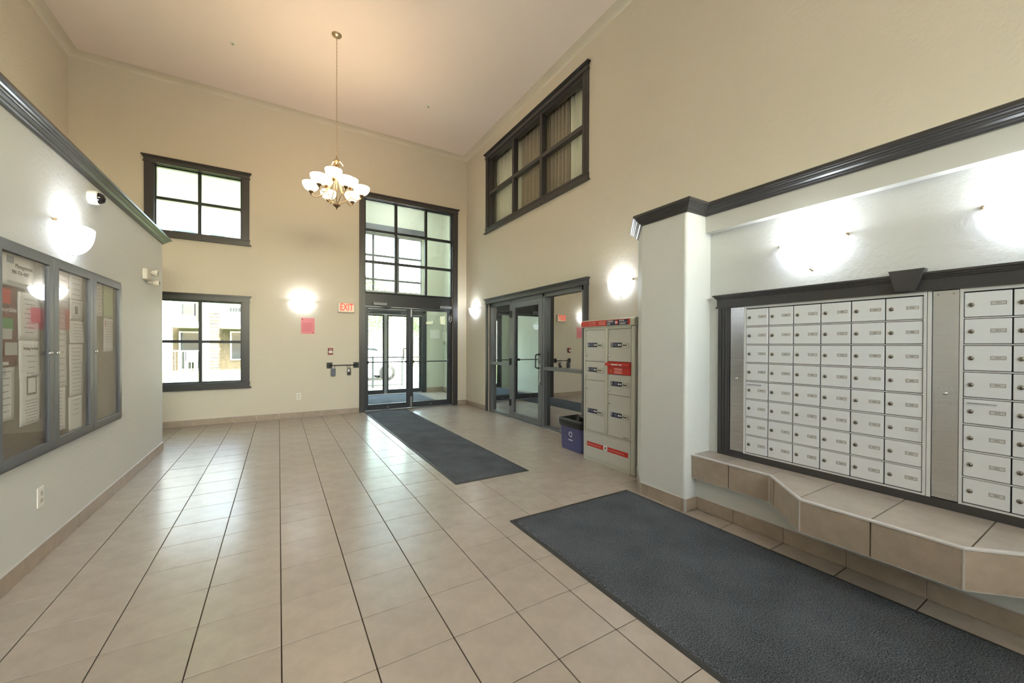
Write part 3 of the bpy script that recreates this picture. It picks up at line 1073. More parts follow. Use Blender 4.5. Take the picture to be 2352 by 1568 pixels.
def bank(y_panel, y_left, ncol, label, numfrom, showtext):
    """one bank: steel panel on its left, door grid to its right (toward -Y)"""
    t = thing('mailbox_bank', (3.075, y_left - ncol * DW / 2, .49), label, 'mailbox')
    base = WL[t.name]
    y_r = y_left - ncol * DW
    MB(ALC).box(y_r - .012, y_panel + .004, 0, .012, .492, 1.614).build('back_plate', GAP, t)
    f = MB(ALC)
    f.box(y_left, y_left + .012, .012, .026, .492, 1.614).box(y_r - .014, y_r - .001, .012, .026, .492, 1.614)
    f.box(y_r - .014, y_left + .012, .012, .024, .492, .501).box(y_r - .014, y_left + .012, .012, .024, 1.597, 1.614)
    if y_panel < 1:
        f.box(y_panel + .003, y_panel + .0185, .012, .026, .492, 1.614)
    for r in range(1, NR):
        z = Z0 + ZP * r
        f.box(y_r, y_left, .012, .0215, z - .0028, z + .0028)
    f.build('frame', MAILF, t)
    yl = y_left + .014
    pl = MB(ALC).cbox(yl, y_panel, .012, .022, .496, 1.612, .0015)
    pl.build('access_panel', STEEL, t)
    for yy in (yl + .02, y_panel - .02):
        for zz in (.525, 1.592):
            MB(ALC).lathe([(.0005, .025), (.003, .025), (.0045, .022)], (yy, 0, zz), 8, axis='y').build('screw', CHROME, t)
    q = MB(ALC).lathe([(.0005, .030), (.008, .030), (.010, .022)], ((yl + y_panel) / 2, 0, 1.062), 12, axis='y')
    q.build('panel_lock', CHROME, t)
    if y_panel < 1:
        for du in (-.022, .022):
            for dz in (-.05, .028):
                MB(ALC).lathe([(.0005, .0245), (.003, .0245), (.004, .022)], ((yl + y_panel) / 2 + du, 0, 1.062 + dz), 8, axis='y').build('screw', CHROME, t)
    num = numfrom
    for cidx in range(ncol):
        for r in range(NR):
            zz = Z0 + ZP * (NR - 1 - r)
            o = child('mailbox_door', dm, t, (3.075 - .013 - base[0], y_left - DW * cidx - base[1], zz - base[2]))
            WL[o.name] = (3.062, y_left - DW * cidx, zz)
            child('lock', lkm, o)
            child('keyhole', khm, o)
            child('name_slot', slm, o)
            child('name_card', crd, o)
            if showtext and cidx < showtext:
                text('%04d' % num, ALC, y_left - DW * cidx - .115, .0135 + .0089, zz + .071, .0085, INK, o, 'CENTER')
            num += 2
            if cidx == 0 and r == 4:
                hb = MB(LOC).tube([(.018, .008, .112), (.018, .016, .112), (.11, .016, .112), (.11, .008, .112)], .003, 6)
                me = hb.mesh('pull_bar', (0, 0, 0))
                me.materials.append(ALU)
                child('pull_bar', me, o)
    return t


bank(1.746, 1.629, 6, 'bank of silver mailboxes nearest the stub wall, left of the keystone joint', 201, 6)
bank(.641, .530, 5, 'bank of silver mailboxes right of the keystone joint, next to wide steel panel', 311, 3)

# ------------------------------------------------------------------ wall sconces
def sconce_proto():
    """half bowl against a wall at the origin: wall plane y=0, room toward -y, rim at z=0"""
    t = thing('wall_sconce', (0, 0, 0))
    R, Dp, Hh = .19, .125, .185
    vs, fs = [], []
    n, k = 18, 9
    for i in range(n + 1):
        a = PI + PI * i / n
        for j in range(k + 1):
            ph = PI / 2 * j / k
            r = math.cos(ph) ** .85 if j < k else 0.02
            vs.append((R * r * math.cos(a), Dp * r * math.sin(a) - .004, -Hh * math.sin(ph)))
    for i in range(n):
        for j in range(k):
            fs.append((i * (k + 1) + j, i * (k + 1) + j + 1, (i + 1) * (k + 1) + j + 1, (i + 1) * (k + 1) + j))
    b = MB()
    b.add(vs, fs, True)
    o = b.build('shade', SCON, t)
    md = o.modifiers.new('thickness', 'SOLIDIFY')
    md.thickness = .005
    for x in (-R, R):
        MB().box(x - .007, x + .007, -.022, .0, -.008, .010).build('clip', NICKEL, t)
    MB().box(-.008, .008, -.03, 0, -Hh - .008, -Hh + .006).build('clip', NICKEL, t)
    MB().box(-.06, .06, -.02, 0, -.12, -.01).build('back_plate', PLASTW, t)
    l = bpy.data.lights.new('bulb', 'POINT')
    l.energy = SCONCE_W
    l.color = (.84, .92, 1)
    l.shadow_soft_size = .035
    lo = bpy.data.objects.new('bulb', l)
    COL.objects.link(lo)
    lo.parent = t
    lo.location = (0, -.085, -.01)
    return t


sp = sconce_proto()
SC = [((.37, 8.0, 2.10), 0, 'glowing half bowl wall sconce above the pink paper notice'),
      ((3.6, 7.52, 2.10), -PI / 2, 'small glowing half bowl sconce in the corner beside the side door'),
      ((3.6, 3.41, 2.10), -PI / 2, 'glowing half bowl sconce above the red topped parcel locker'),
      ((3.075, 1.21, 2.015), -PI / 2, 'glowing half bowl sconce over the mailboxes nearest the stub wall'),
      ((3.075, .28, 2.015), -PI / 2, 'glowing half bowl sconce over the mailboxes, cut by the picture edge'),
      ((-1.235, 3.83, 2.105), PI / 2, 'glowing half bowl sconce above the glazed noticeboard'),
      ((-1.235, -1.9, 2.12), PI / 2, 'half bowl fill sconce added at the near end of the wall, outside the frame'),  # extra unseen sconce, added to light the front of the room
      ((3.6, -2.3, 2.10), -PI / 2, 'half bowl fill sconce added past the mail alcove, outside the frame')]  # second unseen sconce, added as fill from behind the camera
for k, (p, rz, lab) in enumerate(SC):
    o = sp if k == 0 else copy_tree(sp)
    o.location = p
    o.rotation_euler = (0, 0, rz)
    tag(o, lab, 'sconce', 'half bowl wall sconces')

# ------------------------------------------------------------------ chandelier
def chandelier(cx, cy, label, full=True):
    ch = thing('chandelier', (cx, cy, ZC), label, 'chandelier')
    P = lambda r, a, z: (cx + r * math.cos(a), cy + r * math.sin(a), z)
    MB().lathe([(.0005, 5.435), (.012, 5.436), (.045, 5.446), (.062, 5.462), (.064, 5.47)], (cx, cy, 0), 24).build('canopy', NICKEL, ch)
    b = MB()
    z = 5.43
    k = 0
    while z > 3.86:
        pts = []
        for i in range(10):
            a = 2 * PI * i / 10
            u, v = .0065 * math.cos(a), .0155 * math.sin(a)
            pts.append((cx + (u if k % 2 else 0), cy + (0 if k % 2 else u), z - .012 + v))
        b.tube(pts, .0021, 5, closed=True)
        z -= .0245
        k += 1
    b.build('chain', NICKEL, ch)
    b = MB().cyl((cx, cy, 3.2), (cx, cy, 3.80), .007, 10)
    b.lathe([(.0005, 3.86), (.010, 3.85), (.012, 3.82), (.030, 3.80), (.034, 3.77), (.020, 3.74), (.0005, 3.73)], (cx, cy, 0), 16)
    for i in range(3):
        a = .2 + 2 * PI * i / 3
        b.tube([P(.01, a, 3.80), P(.045, a, 3.79), P(.075, a, 3.765), P(.085, a, 3.74)], [.010, .012, .010, .006], 8)
    b.build('stem', NICKEL, ch)
    MB().lathe([(.0005, 3.125), (.004, 3.135), (.012, 3.155), (.030, 3.175), (.046, 3.185), (.046, 3.192), (.02, 3.20), (.012, 3.22), (.0005, 3.225)], (cx, cy, 0), 20).build('finial', NICKD, ch)
    bowl = [(.020, 0), (.045, .008), (.075, .030), (.098, .066), (.107, .108), (.103, .113)]
    for tier, nn, R, zb, ph in ((0, 6, .315, 3.35, .75), (1, 3, .18, 3.475, .2)):
        for i in range(nn):
            a = ph + 2 * PI * i / nn
            ar = MB()
            if tier == 0:
                ar.tube([P(.02, a, 3.77), P(.045, a, 3.62), P(.10, a, 3.42), P(.18, a, 3.31), P(.25, a, 3.275), P(R - .02, a, 3.29), P(R, a, 3.325), P(R, a, zb)], .0065, 7)
                ar.tube([P(.015, a, 3.205), P(.07, a, 3.225), P(.12, a, 3.26), P(.19, a, 3.305)], .0055, 7)
            else:
                ar.tube([P(.02, a, 3.73), P(.05, a, 3.56), P(.10, a, 3.44), P(.16, a, 3.42), P(R, a, 3.45), P(R, a, zb)], .0065, 7)
            o = ar.build('arm', NICKEL, ch)
            MB().lathe([(.0005, -.052), (.008, -.048), (.006, -.036), (.014, -.03), (.030, -.006), (.032, .002), (.0005, .004)], P(R, a, zb), 14).build('cup', NICKD, o)
            MB().lathe(bowl, P(R, a, zb), 18).build('shade', SHADE, o)
            l = bpy.data.lights.new('bulb', 'POINT')
            l.energy = CHAND_W
            l.color = (1, .82, .62)
            l.shadow_soft_size = .05
            lo = bpy.data.objects.new('bulb', l)
            COL.objects.link(lo)
            lo.parent = o
            lo.location = Vector(P(R, a, zb + .11)) - Vector((cx, cy, ZC))
    return ch


chandelier(.67, 5.72, 'nine light nickel chandelier with alabaster bowls hanging on a long chain')

# ceiling sprinklers
for p, lab in (((-.54, 6.61), 'small sprinkler head on the ceiling, left of the chandelier canopy'), ((2.23, 6.58), 'small sprinkler head on the ceiling toward the high interior window')):
    t = thing('sprinkler', (p[0], p[1], ZC), lab, 'sprinkler', 'ceiling sprinkler heads')
    MB().lathe([(.0005, -.008), (.034, -.006), (.038, 0)], (p[0], p[1], ZC), 16).build('rosette', PLASTW, t)
    MB().lathe([(.0005, -.026), (.016, -.026), (.016, -.023), (.005, -.021), (.006, -.016), (.010, -.014), (.010, -.006)], (p[0], p[1], ZC), 10).build('nozzle', CHROME, t)

# ------------------------------------------------------------------ far wall fittings
ex = thing('exit_sign', (1.10, 8.0, 1.92), 'lit sign reading EXIT beside the entrance casing', 'sign')
MB(FAR).cbox(.955, 1.25, 0, .055, 1.925, 2.115, .008).build('housing', CREAM, ex)
MB(FAR).box(.975, 1.235, .055, .058, 1.945, 2.10).build('face_panel', EXITF, ex)
text('EXIT', FAR, 1.105, .0585, 2.022, .185, EXITL, ex, 'CENTER', sx=.62, bold=.0035)

pk = thing('paper_notice', (.457, 8.0, 1.51), 'pink paper notice taped under the far wall sconce', 'notice')
MB(FAR).box(.347, .567, .001, .004, 1.512, 1.802).build('sheet', PINK, pk)
b = MB(FAR)
for k in range(9):
    z = 1.70 - k * .018
    b.box(.365, .55 - .02 * (k % 3), .004, .0046, z, z + .006)
b.build('printed_lines', mat('dull_pink_ink', (206, 104, 120), .8), pk)
b = MB(FAR)
b.box(.362, .377, .004, .0046, 1.765, 1.785).box(.53, .545, .004, .0046, 1.53, 1.545)
b.build('printed_mark', MAROON, pk)

fa = thing('fire_alarm_pull', (.83, 8.0, 1.13), 'small dark red pull station on the wall above the barrier bar', 'fire alarm')
MB(FAR).cbox(.788, .873, 0, .04, 1.132, 1.254, .004).build('body', mat('alarm_red', (130, 30, 30), .4), fa)
MB(FAR).cbox(.797, .864, .04, .052, 1.16, 1.205, .003).build('pull_handle', PLASTW, fa)
text('FIRE', FAR, .83, .041, 1.228, .028, WHITEP, fa, 'CENTER')

br = thing('wall_bar', (1.05, 8.0, .87), 'black bar between two bolted plates beside the entrance', 'bar')
for a in (.768, 1.232):
    MB(FAR).cbox(a, a + .100, 0, .010, .872, .982, .002).build('plate', BLACK, br)
    q = MB(FAR)
    for du in (.018, .082):
        for zz in (.89, .964):
            q.lathe([(.0005, .018), (.006, .016), (.009, .010)], (a + du, 0, zz), 8, axis='y')
    q.build('bolt', CHROME, br)
b = MB(FAR).tube([(.82, .008, .93), (.82, .045, .93), (.835, .055, .93), (1.265, .055, .93), (1.28, .045, .93), (1.28, .008, .93)], .009, 8)
b.build('rod', BLACK, br)


def lockbox(u, z1, hh, wd, m, label, extra):
    t = thing('lockbox', FAR(u, .055, z1 - hh), label, 'lockbox', 'key lockboxes on the wall bar')
    MB(FAR).cbox(u - wd / 2, u + wd / 2, .035, .08, z1 - hh, z1, .006).build('body', m, t)
    MB(FAR).tube([(u - wd * .28, .057, z1 - .01), (u - wd * .28, .057, z1 + .05), (u - wd * .1, .057, z1 + .078), (u + wd * .1, .057, z1 + .078), (u + wd * .28, .057, z1 + .05), (u + wd * .28, .057, z1 - .01)], .005, 6).build('shackle', CHROME, t)
    if extra:
        MB(FAR).cbox(u - wd * .45, u + wd * .1, .08, .086, z1 - hh * .5, z1 - .01, .002).build('sticker', PLASTW, t)
        MB(FAR).cbox(u - wd * .4, u + wd * .4, .08, .085, z1 - hh + .01, z1 - hh * .55, .002).build('dial', BLACK, t)
    else:
        MB(FAR).cbox(u - wd * .38, u + wd * .38, .08, .084, z1 - hh + .012, z1 - .02, .002).build('front_cover', m, t)


lockbox(.875, .868, .135, .075, mat('lockbox_slate', (88, 94, 106), .45), 'slate blue lockbox hanging at the left end of the wall bar', False)
lockbox(1.15, .868, .125, .058, mat('lockbox_black', (48, 46, 50), .4), 'black lockbox with white sticker hanging near the entrance casing', True)


def outlet(T, u, z, label, wd=.072, hh=.118):
    t = thing('outlet', T(u, 0, z - hh / 2), label, 'outlet')
    MB(T).cbox(u - wd / 2, u + wd / 2, 0, .006, z - hh / 2, z + hh / 2, .002).build('cover_plate', PLASTW, t)
    q = MB(T)
    s = MB(T)
    for dz in (-.021, .021):
        q.cbox(u - .017, u + .017, .006, .009, z + dz - .014, z + dz + .014, .002)
        s.box(u - .008, u - .006, .009, .0094, z + dz - .002, z + dz + .008).box(u + .006, u + .008, .009, .0094, z + dz - .002, z + dz + .008)
        s.box(u - .002, u + .002, .009, .0094, z + dz - .010, z + dz - .006)
    q.build('socket', CREAM, t)
    s.build('slot', GAP, t)


outlet(FAR, .31, .382, 'white outlet low on the far wall under the pink notice')
outlet(LFT, 3.468, .388, 'white outlet low on the wall under the noticeboard')

# ------------------------------------------------------------------ left wall fittings
cm = thing('security_camera', (-1.235, 4.19, 2.37), 'white security camera with a smoked dome under the crown moulding', 'camera')
MB().lathe([(.0005, 0), (.050, 0), (.053, .008), (.053, .045), (.048, .054), (.042, .056)], (-1.235, 4.19, 2.425), 20, axis='x').build('housing', PLASTW, cm)
MB().lathe([(.040, .055), (.039, .068), (.030, .084), (.016, .092), (.0005, .094)], (-1.235, 4.19, 2.425), 20, axis='x').build('dome', DOME, cm)

em = thing('emergency_light', (-1.235, 5.6, 1.97), 'cream emergency light with two lamp heads near the wall end', 'light')
MB(LFT).cbox(5.52, 5.69, 0, .045, 2.0, 2.115, .008).build('body', CREAM, em)
for u, z in ((5.66, 2.085), (5.72, 1.985)):
    h_ = MB(LFT).tube([(u - .06, .02, z), (u - .03, .04, z), (u, .055, z)], .010, 8).build('lamp_head', CREAM, em)
    MB(LFT).lathe([(.010, .045), (.026, .055), (.034, .075), (.036, .10), (.032, .102)], (u, 0, z), 14, axis='y').build('lamp_bezel', CREAM, h_)
    MB(LFT).lathe([(.0005, .090), (.02, .092), (.032, .098)], (u, 0, z), 14, axis='y').build('lens', CHROME, h_)

# noticeboard: frame, felt back, three glazed doors
nb = thing('noticeboard', (-1.235, 3.81, .66), 'glazed grey metal noticeboard with three doors and pinned papers', 'noticeboard')
NY0, NY1, NZ0, NZ1 = 2.90, 4.705, .66, 1.845
f = MB(LFT)
f.box(NY0, NY1, 0, .046, NZ1 - .022, NZ1).box(NY0, NY1, 0, .046, NZ0, NZ0 + .022).box(NY0, NY0 + .02, 0, .046, NZ0, NZ1).box(NY1 - .02, NY1, 0, .046, NZ0, NZ1)
f.box(3.488, 3.508, 0, .046, NZ0, NZ1).box(4.078, 4.098, 0, .046, NZ0, NZ1)
f.build('frame', BOARDF, nb, bevel=.003)
MB(LFT).box(NY0 + .01, NY1 - .01, .001, .008, NZ0 + .01, NZ1 - .01).build('felt_back', FELT, nb)
for a, c, ku in ((NY0 + .016, 3.494, 3.415), (3.502, 4.084, 3.520), (4.092, NY1 - .014, 4.112)):
    d = MB(LFT)
    s_ = .056
    for (p, q, r, t) in ((a, a + s_, NZ0 + .018, NZ1 - .018), (c - s_, c, NZ0 + .018, NZ1 - .018), (a + s_, c - s_, NZ0 + .018, NZ0 + .062), (a + s_, c - s_, NZ1 - .062, NZ1 - .018)):
        d.box(p, q, .034, .054, r, t)
    d = d.build('glazed_door', BOARDF, nb, bevel=.002)
    MB(LFT).box(a + s_ - .004, c - s_ + .004, .040, .044, NZ0 + .06, NZ1 - .06).build('pane', BGLASS, d)
    MB(LFT).lathe([(.0005, .068), (.009, .067), (.011, .06), (.011, .054)], (ku + (.0 if ku > 3.45 else .02), 0, 1.254), 12, axis='y').build('lock', CHROME, d)


def sheet(y0, y1, z0, z1, label, m=PAPER, w0=.012, lines=(), texts=(), blocks=(), curl=.003, name='paper_sheet'):
    t = thing(name, LFT((y0 + y1) / 2, w0, z0), label, 'paper', 'papers in the noticeboard')
    n, k = 6, 8
    ph = rnd.uniform(0, 6)
    W = lambda u, z: w0 + curl * (.5 + .5 * math.sin(ph + 5 * (u - y0) / (y1 - y0) + 2 * (z - z0) / (z1 - z0)))
    b = MB(LFT)
    vs = [(y0 + (y1 - y0) * i / n, W(y0 + (y1 - y0) * i / n, z0 + (z1 - z0) * j / k), z0 + (z1 - z0) * j / k) for i in range(n + 1) for j in range(k + 1)]
    b.add(vs, [(i * (k + 1) + j, (i + 1) * (k + 1) + j, (i + 1) * (k + 1) + j + 1, i * (k + 1) + j + 1) for i in range(n) for j in range(k)], True)
    o = b.build('sheet', m, t)
    o.modifiers.new('thickness', 'SOLIDIFY').thickness = .0006
    wf = w0 + curl + .0006
    if lines:
        b = MB(LFT)
        for (zf, xa, xb, h_) in lines:
            z = z0 + (z1 - z0) * zf
            x = y0 + (y1 - y0) * xa
            xe = y0 + (y1 - y0) * xb
            while x < xe:   # broken into word-like dashes
                L = rnd.uniform(.010, .026)
                b.box(x, min(x + L, xe), wf, wf + .0003, z - h_ / 2, z + h_ / 2)
                x += L + .005
        b.build('printed_lines', INKF, t)
    bw = wf
    for (xa, xb, za, zb, mm) in blocks:
        bw += .0004
        MB(LFT).box(y0 + (y1 - y0) * xa, y0 + (y1 - y0) * xb, wf - .0002, bw, z0 + (z1 - z0) * za, z0 + (z1 - z0) * zb).build('printed_block', mm, t)
    for (s, xf, zf, sz) in texts:
        text(s, LFT, y0 + (y1 - y0) * xf, bw + .0005, z0 + (z1 - z0) * zf, sz, INK, t, 'CENTER')
    return t


def rows(z0, z1, n, a=.18, c=.82, h=.004):
    return [(z1 - (z1 - z0) * i / max(1, n - 1), a + .08 * ((i * 7) % 3) / 2, c - .10 * ((i * 5) % 4) / 3, h) for i in range(n)]


sheet(3.077, 3.378, 1.618, 1.802, 'large white card headed Management at the top of the first door', lines=rows(.10, .14, 2, .1, .95, .003), texts=[('Management', .64, .62, .034), ('780-756-4007', .52, .42, .030)], blocks=[(.1, .32, .66, .86, mat('logo_blue_grey', (150, 160, 172), .7))])
p2 = sheet(2.97, 3.214, 1.19, 1.615, 'maroon recycling poster partly hidden at the left picture edge', MAROON, .010, blocks=[(.0, .72, .78, .96, LRED), (.3, .8, .44, .60, LGREEN), (.36, .76, .34, .47, PALEB), (.5, .95, .14, .30, PALEB), (0, .62, .02, .06, PAPER)])
text('recyclable', LFT, 3.20, .0142, 1.49, .036, WHITEP, p2, 'RIGHT')
sheet(3.213, 3.440, 1.332, 1.598, 'white paper with a pink block, first door, beside the maroon poster', lines=rows(.16, .86, 8, .25, .8), blocks=[(.55, 1.0, .38, .72, PINKI)])
sheet(3.225, 3.452, 1.118, 1.330, 'white paper headed Parking in the middle of the first door', w0=.011, lines=rows(.12, .58, 4, .3, .75), texts=[('Parking For Rent', .5, .78, .022)])
p5 = sheet(3.222, 3.456, .850, 1.150, 'white paper with a grey framed square, lowest of the first door column', lines=rows(.06, .46, 8, .22, .8), blocks=[(.30, .74, .56, .92, mat('grey_border', (120, 104, 104), .8)), (.35, .69, .60, .88, PAPER)])
sheet(2.95, 3.172, .905, 1.186, 'white letter with bold lines at the lower left of the first door', lines=rows(.18, .92, 7, .1, .85, .005))
sheet(3.654, 3.818, 1.540, 1.788, 'faint pink tinted page at the top left of the middle door', mat('blush_paper', (228, 212, 210), .8), lines=rows(.2, .9, 6))
sheet(3.655, 3.818, 1.407, 1.540, 'pink and red card in the left column of the middle door', mat('blush_card', (222, 180, 184), .8), blocks=[(.66, 1.0, 0, 1.0, mat('card_red', (178, 66, 76), .7))], lines=rows(.3, .8, 3, .1, .55))
sheet(3.652, 3.784, 1.030, 1.405, 'long narrow white page, left column of the middle door', lines=rows(.08, .92, 9, .05, .75))
sheet(3.652, 3.760, .745, 1.026, 'narrow white list at the bottom left of the middle door', lines=rows(.1, .92, 11, .05, .6))
sheet(3.824, 4.031, 1.620, 1.793, 'white page at the top right of the middle door', lines=rows(.2, .85, 4))
sheet(3.824, 4.034, 1.475, 1.617, 'white page with a small dark picture, right column of middle door', lines=rows(.1, .2, 2) + rows(.8, .86, 1), blocks=[(.38, .58, .30, .70, mat('small_picture', (110, 104, 100), .8))])
sheet(3.826, 4.056, 1.315, 1.472, 'white page with a curled corner, right column of the middle door', lines=rows(.15, .85, 6), curl=.008)
sheet(3.817, 4.036, .950, 1.310, 'tall white page with fine print, right column of the middle door', lines=rows(.1, .92, 12, .15, .85))
sheet(3.810, 4.028, .696, .946, 'white page with pale print at the bottom right of the middle door', lines=rows(.5, .9, 4, .25, .75))
sheet(4.280, 4.403, 1.530, 1.796, 'narrow white page at the top left of the last door', lines=rows(.1, .92, 9))
sheet(4.430, 4.654, 1.530, 1.805, 'pale green paper at the top of the last door', GREENP, lines=rows(.8, .9, 2))
sheet(4.424, 4.642, 1.249, 1.525, 'white letter pinned below the pale green paper', lines=rows(.3, .9, 9, .15, .85, .003), blocks=[(.1, .2, .74, .92, PINKI)])

# ------------------------------------------------------------------ parcel locker
pc = thing('parcel_locker', (3.3, 3.09, 0), 'grey parcel locker with red header and doors lettered A to F', 'locker')
PB = MB(CAB)
PB.box(2.712, 3.468, -.53, -.022, .0, 1.52)
PB.build('carcass', CABM, pc)
f = MB(CAB)
f.cbox(2.712, 2.762, -.03, 0, 0, 1.52, .008).cbox(3.446, 3.468, -.03, 0, 0, 1.52, .004)
f.cbox(3.085, 3.128, -.03, 0, .335, 1.50, .003)
f.box(2.762, 3.446, -.03, -.001, 1.492, 1.52).box(2.762, 3.446, -.03, -.001, .322, .34).box(2.762, 3.446, -.03, -.001, 0, .035)
f.build('frame', CABF, pc)
hp = [(-.53, 1.52), (.022, 1.52), (.024, 1.528), (.024, 1.575), (.018, 1.592), (.004, 1.601), (-.53, 1.601)]
hb = MB(CAB)
n = len(hp)
hb.add([(u, w_, z) for u in (2.696, 3.488) for (w_, z) in hp], [tuple(range(n)), tuple(range(2 * n - 1, n - 1, -1))] + [(i, (i + 1) % n, n + (i + 1) % n, n + i) for i in range(n)])
hb.build('header', CABF, pc)
MB(CAB).box(2.752, 3.486, .024, .0248, 1.527, 1.588).build('header_band', RED, pc)
MB(CAB).box(2.782, 3.078, .0248, .0252, 1.527, 1.583).build('header_badge', NAVY, pc)
text('CANADA', CAB, 3.068, .0254, 1.572, .019, WHITEP, pc, sx=1.05, bold=.0004)
text('POST', CAB, 3.068, .0254, 1.542, .019, WHITEP, pc, sx=1.05, bold=.0004)
text('POSTES', CAB, 2.895, .0254, 1.572, .019, WHITEP, pc, sx=1.05, bold=.0004)
text('CANADA', CAB, 2.895, .0254, 1.542, .019, WHITEP, pc, sx=1.05, bold=.0004)
b = MB(CAB)
b.box(2.965, 3.074, .0252, .0254, 1.5558, 1.5575).box(2.79, 2.897, .0252, .0254, 1.5558, 1.5575)
b.build('rule_line', WHITEP, pc)
MB(CAB).lathe([(.0005, .0256), (.023, .0256), (.024, .025)], (2.932, 0, 1.556), 20, axis='y').build('emblem_disc', RED, pc)
b = MB(CAB)
b.add([(2.95, .0260, 1.572), (2.912, .0260, 1.558), (2.95, .0260, 1.560)], [(0, 1, 2)])
b.add([(2.95, .0260, 1.558), (2.912, .0260, 1.556), (2.95, .0260, 1.540)], [(0, 1, 2)])
b.build('emblem_wing', WHITEP, pc)
text('Parcel', CAB, 3.355, .0250, 1.569, .018, PINKP, pc)
text('Locker', CAB, 3.298, .0250, 1.569, .018, WHITEP, pc)
text('Armoire \u00e0 colis', CAB, 3.355, .0250, 1.545, .018, PINKP, pc)
b = MB(CAB)
for z in (1.57, 1.557, 1.544):
    x = 3.195
    while x > 3.105:
        L = rnd.uniform(.008, .02)
        b.box(x, x - L, .0248, .0251, z - .0025, z + .0025)
        x -= L + .003
b.build('printed_lines', PINKP, pc)
DO = {'A': (3.443, 3.131, 1.136, 1.489), 'B': (3.443, 3.131, .923, 1.130), 'C': (3.443, 3.131, .343, .917),
      'D': (3.082, 2.766, 1.144, 1.489), 'E': (3.082, 2.766, .790, 1.003), 'F': (3.082, 2.766, .343, .784)}
ST = {'A': (3.409, 1.320), 'B': (3.407, 1.041), 'C': (3.405, .572), 'D': (3.044, 1.320), 'E': (3.042, .908), 'F': (3.040, .577)}
LKZ = {'A': 1.20, 'B': .966, 'C': .824, 'D': 1.202, 'E': .83, 'F': .694}
for k, (a, c, z0, z1) in DO.items():
    d = MB(CAB).cbox(c, a, -.022, -.006, z0, z1, .003).build('locker_door', CABM, pc)
    u, z = ST[k]
    s = MB(CAB).box(u, u - .158, -.006, -.0052, z - .025, z + .025).build('sticker', NAVY, d)
    text(k, CAB, u - .006, -.0050, z, .052, WHITEP, s if False else d, sx=.8)
    q = MB(CAB)
    q.lathe([(.0005, -.0049), (.011, -.0049), (.011, -.0052)], (u - .112, 0, z), 10, axis='y')
    q.box(u - .118, u - .150, -.0052, -.0049, z - .004, z + .004)
    q.add([(u - .135, -.0049, z - .012), (u - .156, -.0049, z), (u - .135, -.0049, z + .012)], [(0, 1, 2)])
    q.build('key_symbol', WHITEP, d)
    q = MB(CAB)
    for dz in (.012, .002, -.008):
        q.box(u - .048, u - .090, -.0052, -.0049, z + dz - .002, z + dz + .002)
    q.build('printed_lines', mat('pale_navy', (130, 134, 160), .6) if k == 'A' else bpy.data.materials['pale_navy'], d)
    s2 = MB(CAB).cbox(u - .166, u - .250, -.006, .006, z - .030, z + .022, .003).build('key_slot', CABF, d)
    MB(CAB).box(u - .176, u - .236, .006, .0065, z - .008, z + .002).build('slot', BLACK, s2)
    MB(CAB).lathe([(.0005, .004), (.008, .004), (.010, -.001), (.011, -.006)], (a - .022, 0, LKZ[k]), 12, axis='y').build('lock', CHROME, d)
# red letter slot
rb = MB(CAB).cbox(2.762, 3.085, -.022, .004, 1.010, 1.105, .003).build('letter_box', RED, pc)
b = MB(CAB)
n = 4
pr = [(-.02, 1.142), (.030, 1.122), (.034, 1.100), (-.02, 1.100)]
b.add([(u, w_, z) for u in (2.756, 3.095) for (w_, z) in pr], [(0, 1, 2, 3), (7, 6, 5, 4)] + [(i, (i + 1) % 4, 4 + (i + 1) % 4, 4 + i) for i in range(4)])
b.build('flap', RED, rb)
b = MB(CAB)
for z in (1.073, 1.064, 1.055, 1.041, 1.032, 1.023):
    b.box(2.985, 2.865 + rnd.uniform(0, .015), .004, .0044, z - .002, z + .002)
b.build('printed_lines', PINKP, rb)
MB(CAB).lathe([(.0005, .010), (.008, .010), (.010, .004)], (3.025, 0, 1.045), 10, axis='y').build('lock', mat('brass', (170, 130, 70), .3, .9), rb)
MB(CAB).box(3.0, 2.91, .0345, .0348, 1.108, 1.118).box(2.90, 2.85, .0345, .0348, 1.108, 1.118).build('printed_mark', WHITEP, rb)
MB(CAB).box(2.764, 3.444, -.022, -.004, .037, .32).build('kick_panel', CABM, pc)
sb = [MB(CAB).box(3.41, 3.147, -.004, -.0034, .163, .214).build('red_strip', RED, pc), MB(CAB).box(3.085, 2.793, -.004, -.0034, .163, .214).build('red_strip', RED, pc)]
MB(CAB).lathe([(.0005, -.003), (.031, -.003), (.032, -.004)], (3.118, 0, .192), 24, axis='y').build('badge', WHITEP, pc)
MB(CAB).box(3.128, 3.104, -.003, -.0027, .178, .205).build('badge_print', mat('badge_grey', (130, 124, 124), .6), pc)
text('Delivering the online world', CAB, 3.40, -.0032, .188, .0195, PINKP, pc, sx=.98)
text("Du monde en ligne jusqu'\u00e0 vous", CAB, 3.075, -.0032, .188, .0195, PINKP, pc, sx=.93)
text('Canada', CAB, 2.79, -.0050, .362, .026, INK, pc, 'RIGHT')

# ------------------------------------------------------------------ recycling bin and its bag
bn = thing('recycling_bin', (3.27, 3.80, 0), 'purplish blue recycling bin beside the parcel locker', 'bin')


def rrect(x0, x1, y0, y1, r, z, n=4):
    out = []
    for cx, cy, a in ((x1 - r, y1 - r, 0), (x0 + r, y1 - r, PI / 2), (x0 + r, y0 + r, PI), (x1 - r, y0 + r, 1.5 * PI)):
        for i in range(n + 1):
            t = a + PI / 2 * i / n
            out.append((cx + r * math.cos(t), cy + r * math.sin(t), z))
    return out


def loft(rings, caps=(True, False)):
    b = MB()
    n = len(rings[0])
    vs = [p for r in rings for p in r]
    fs = [(k * n + i, k * n + (i + 1) % n, (k + 1) * n + (i + 1) % n, (k + 1) * n + i) for k in range(len(rings) - 1) for i in range(n)]
    b.add(vs, fs, True)
    if caps[0]: b.add(rings[0], [tuple(range(n))])
    return b


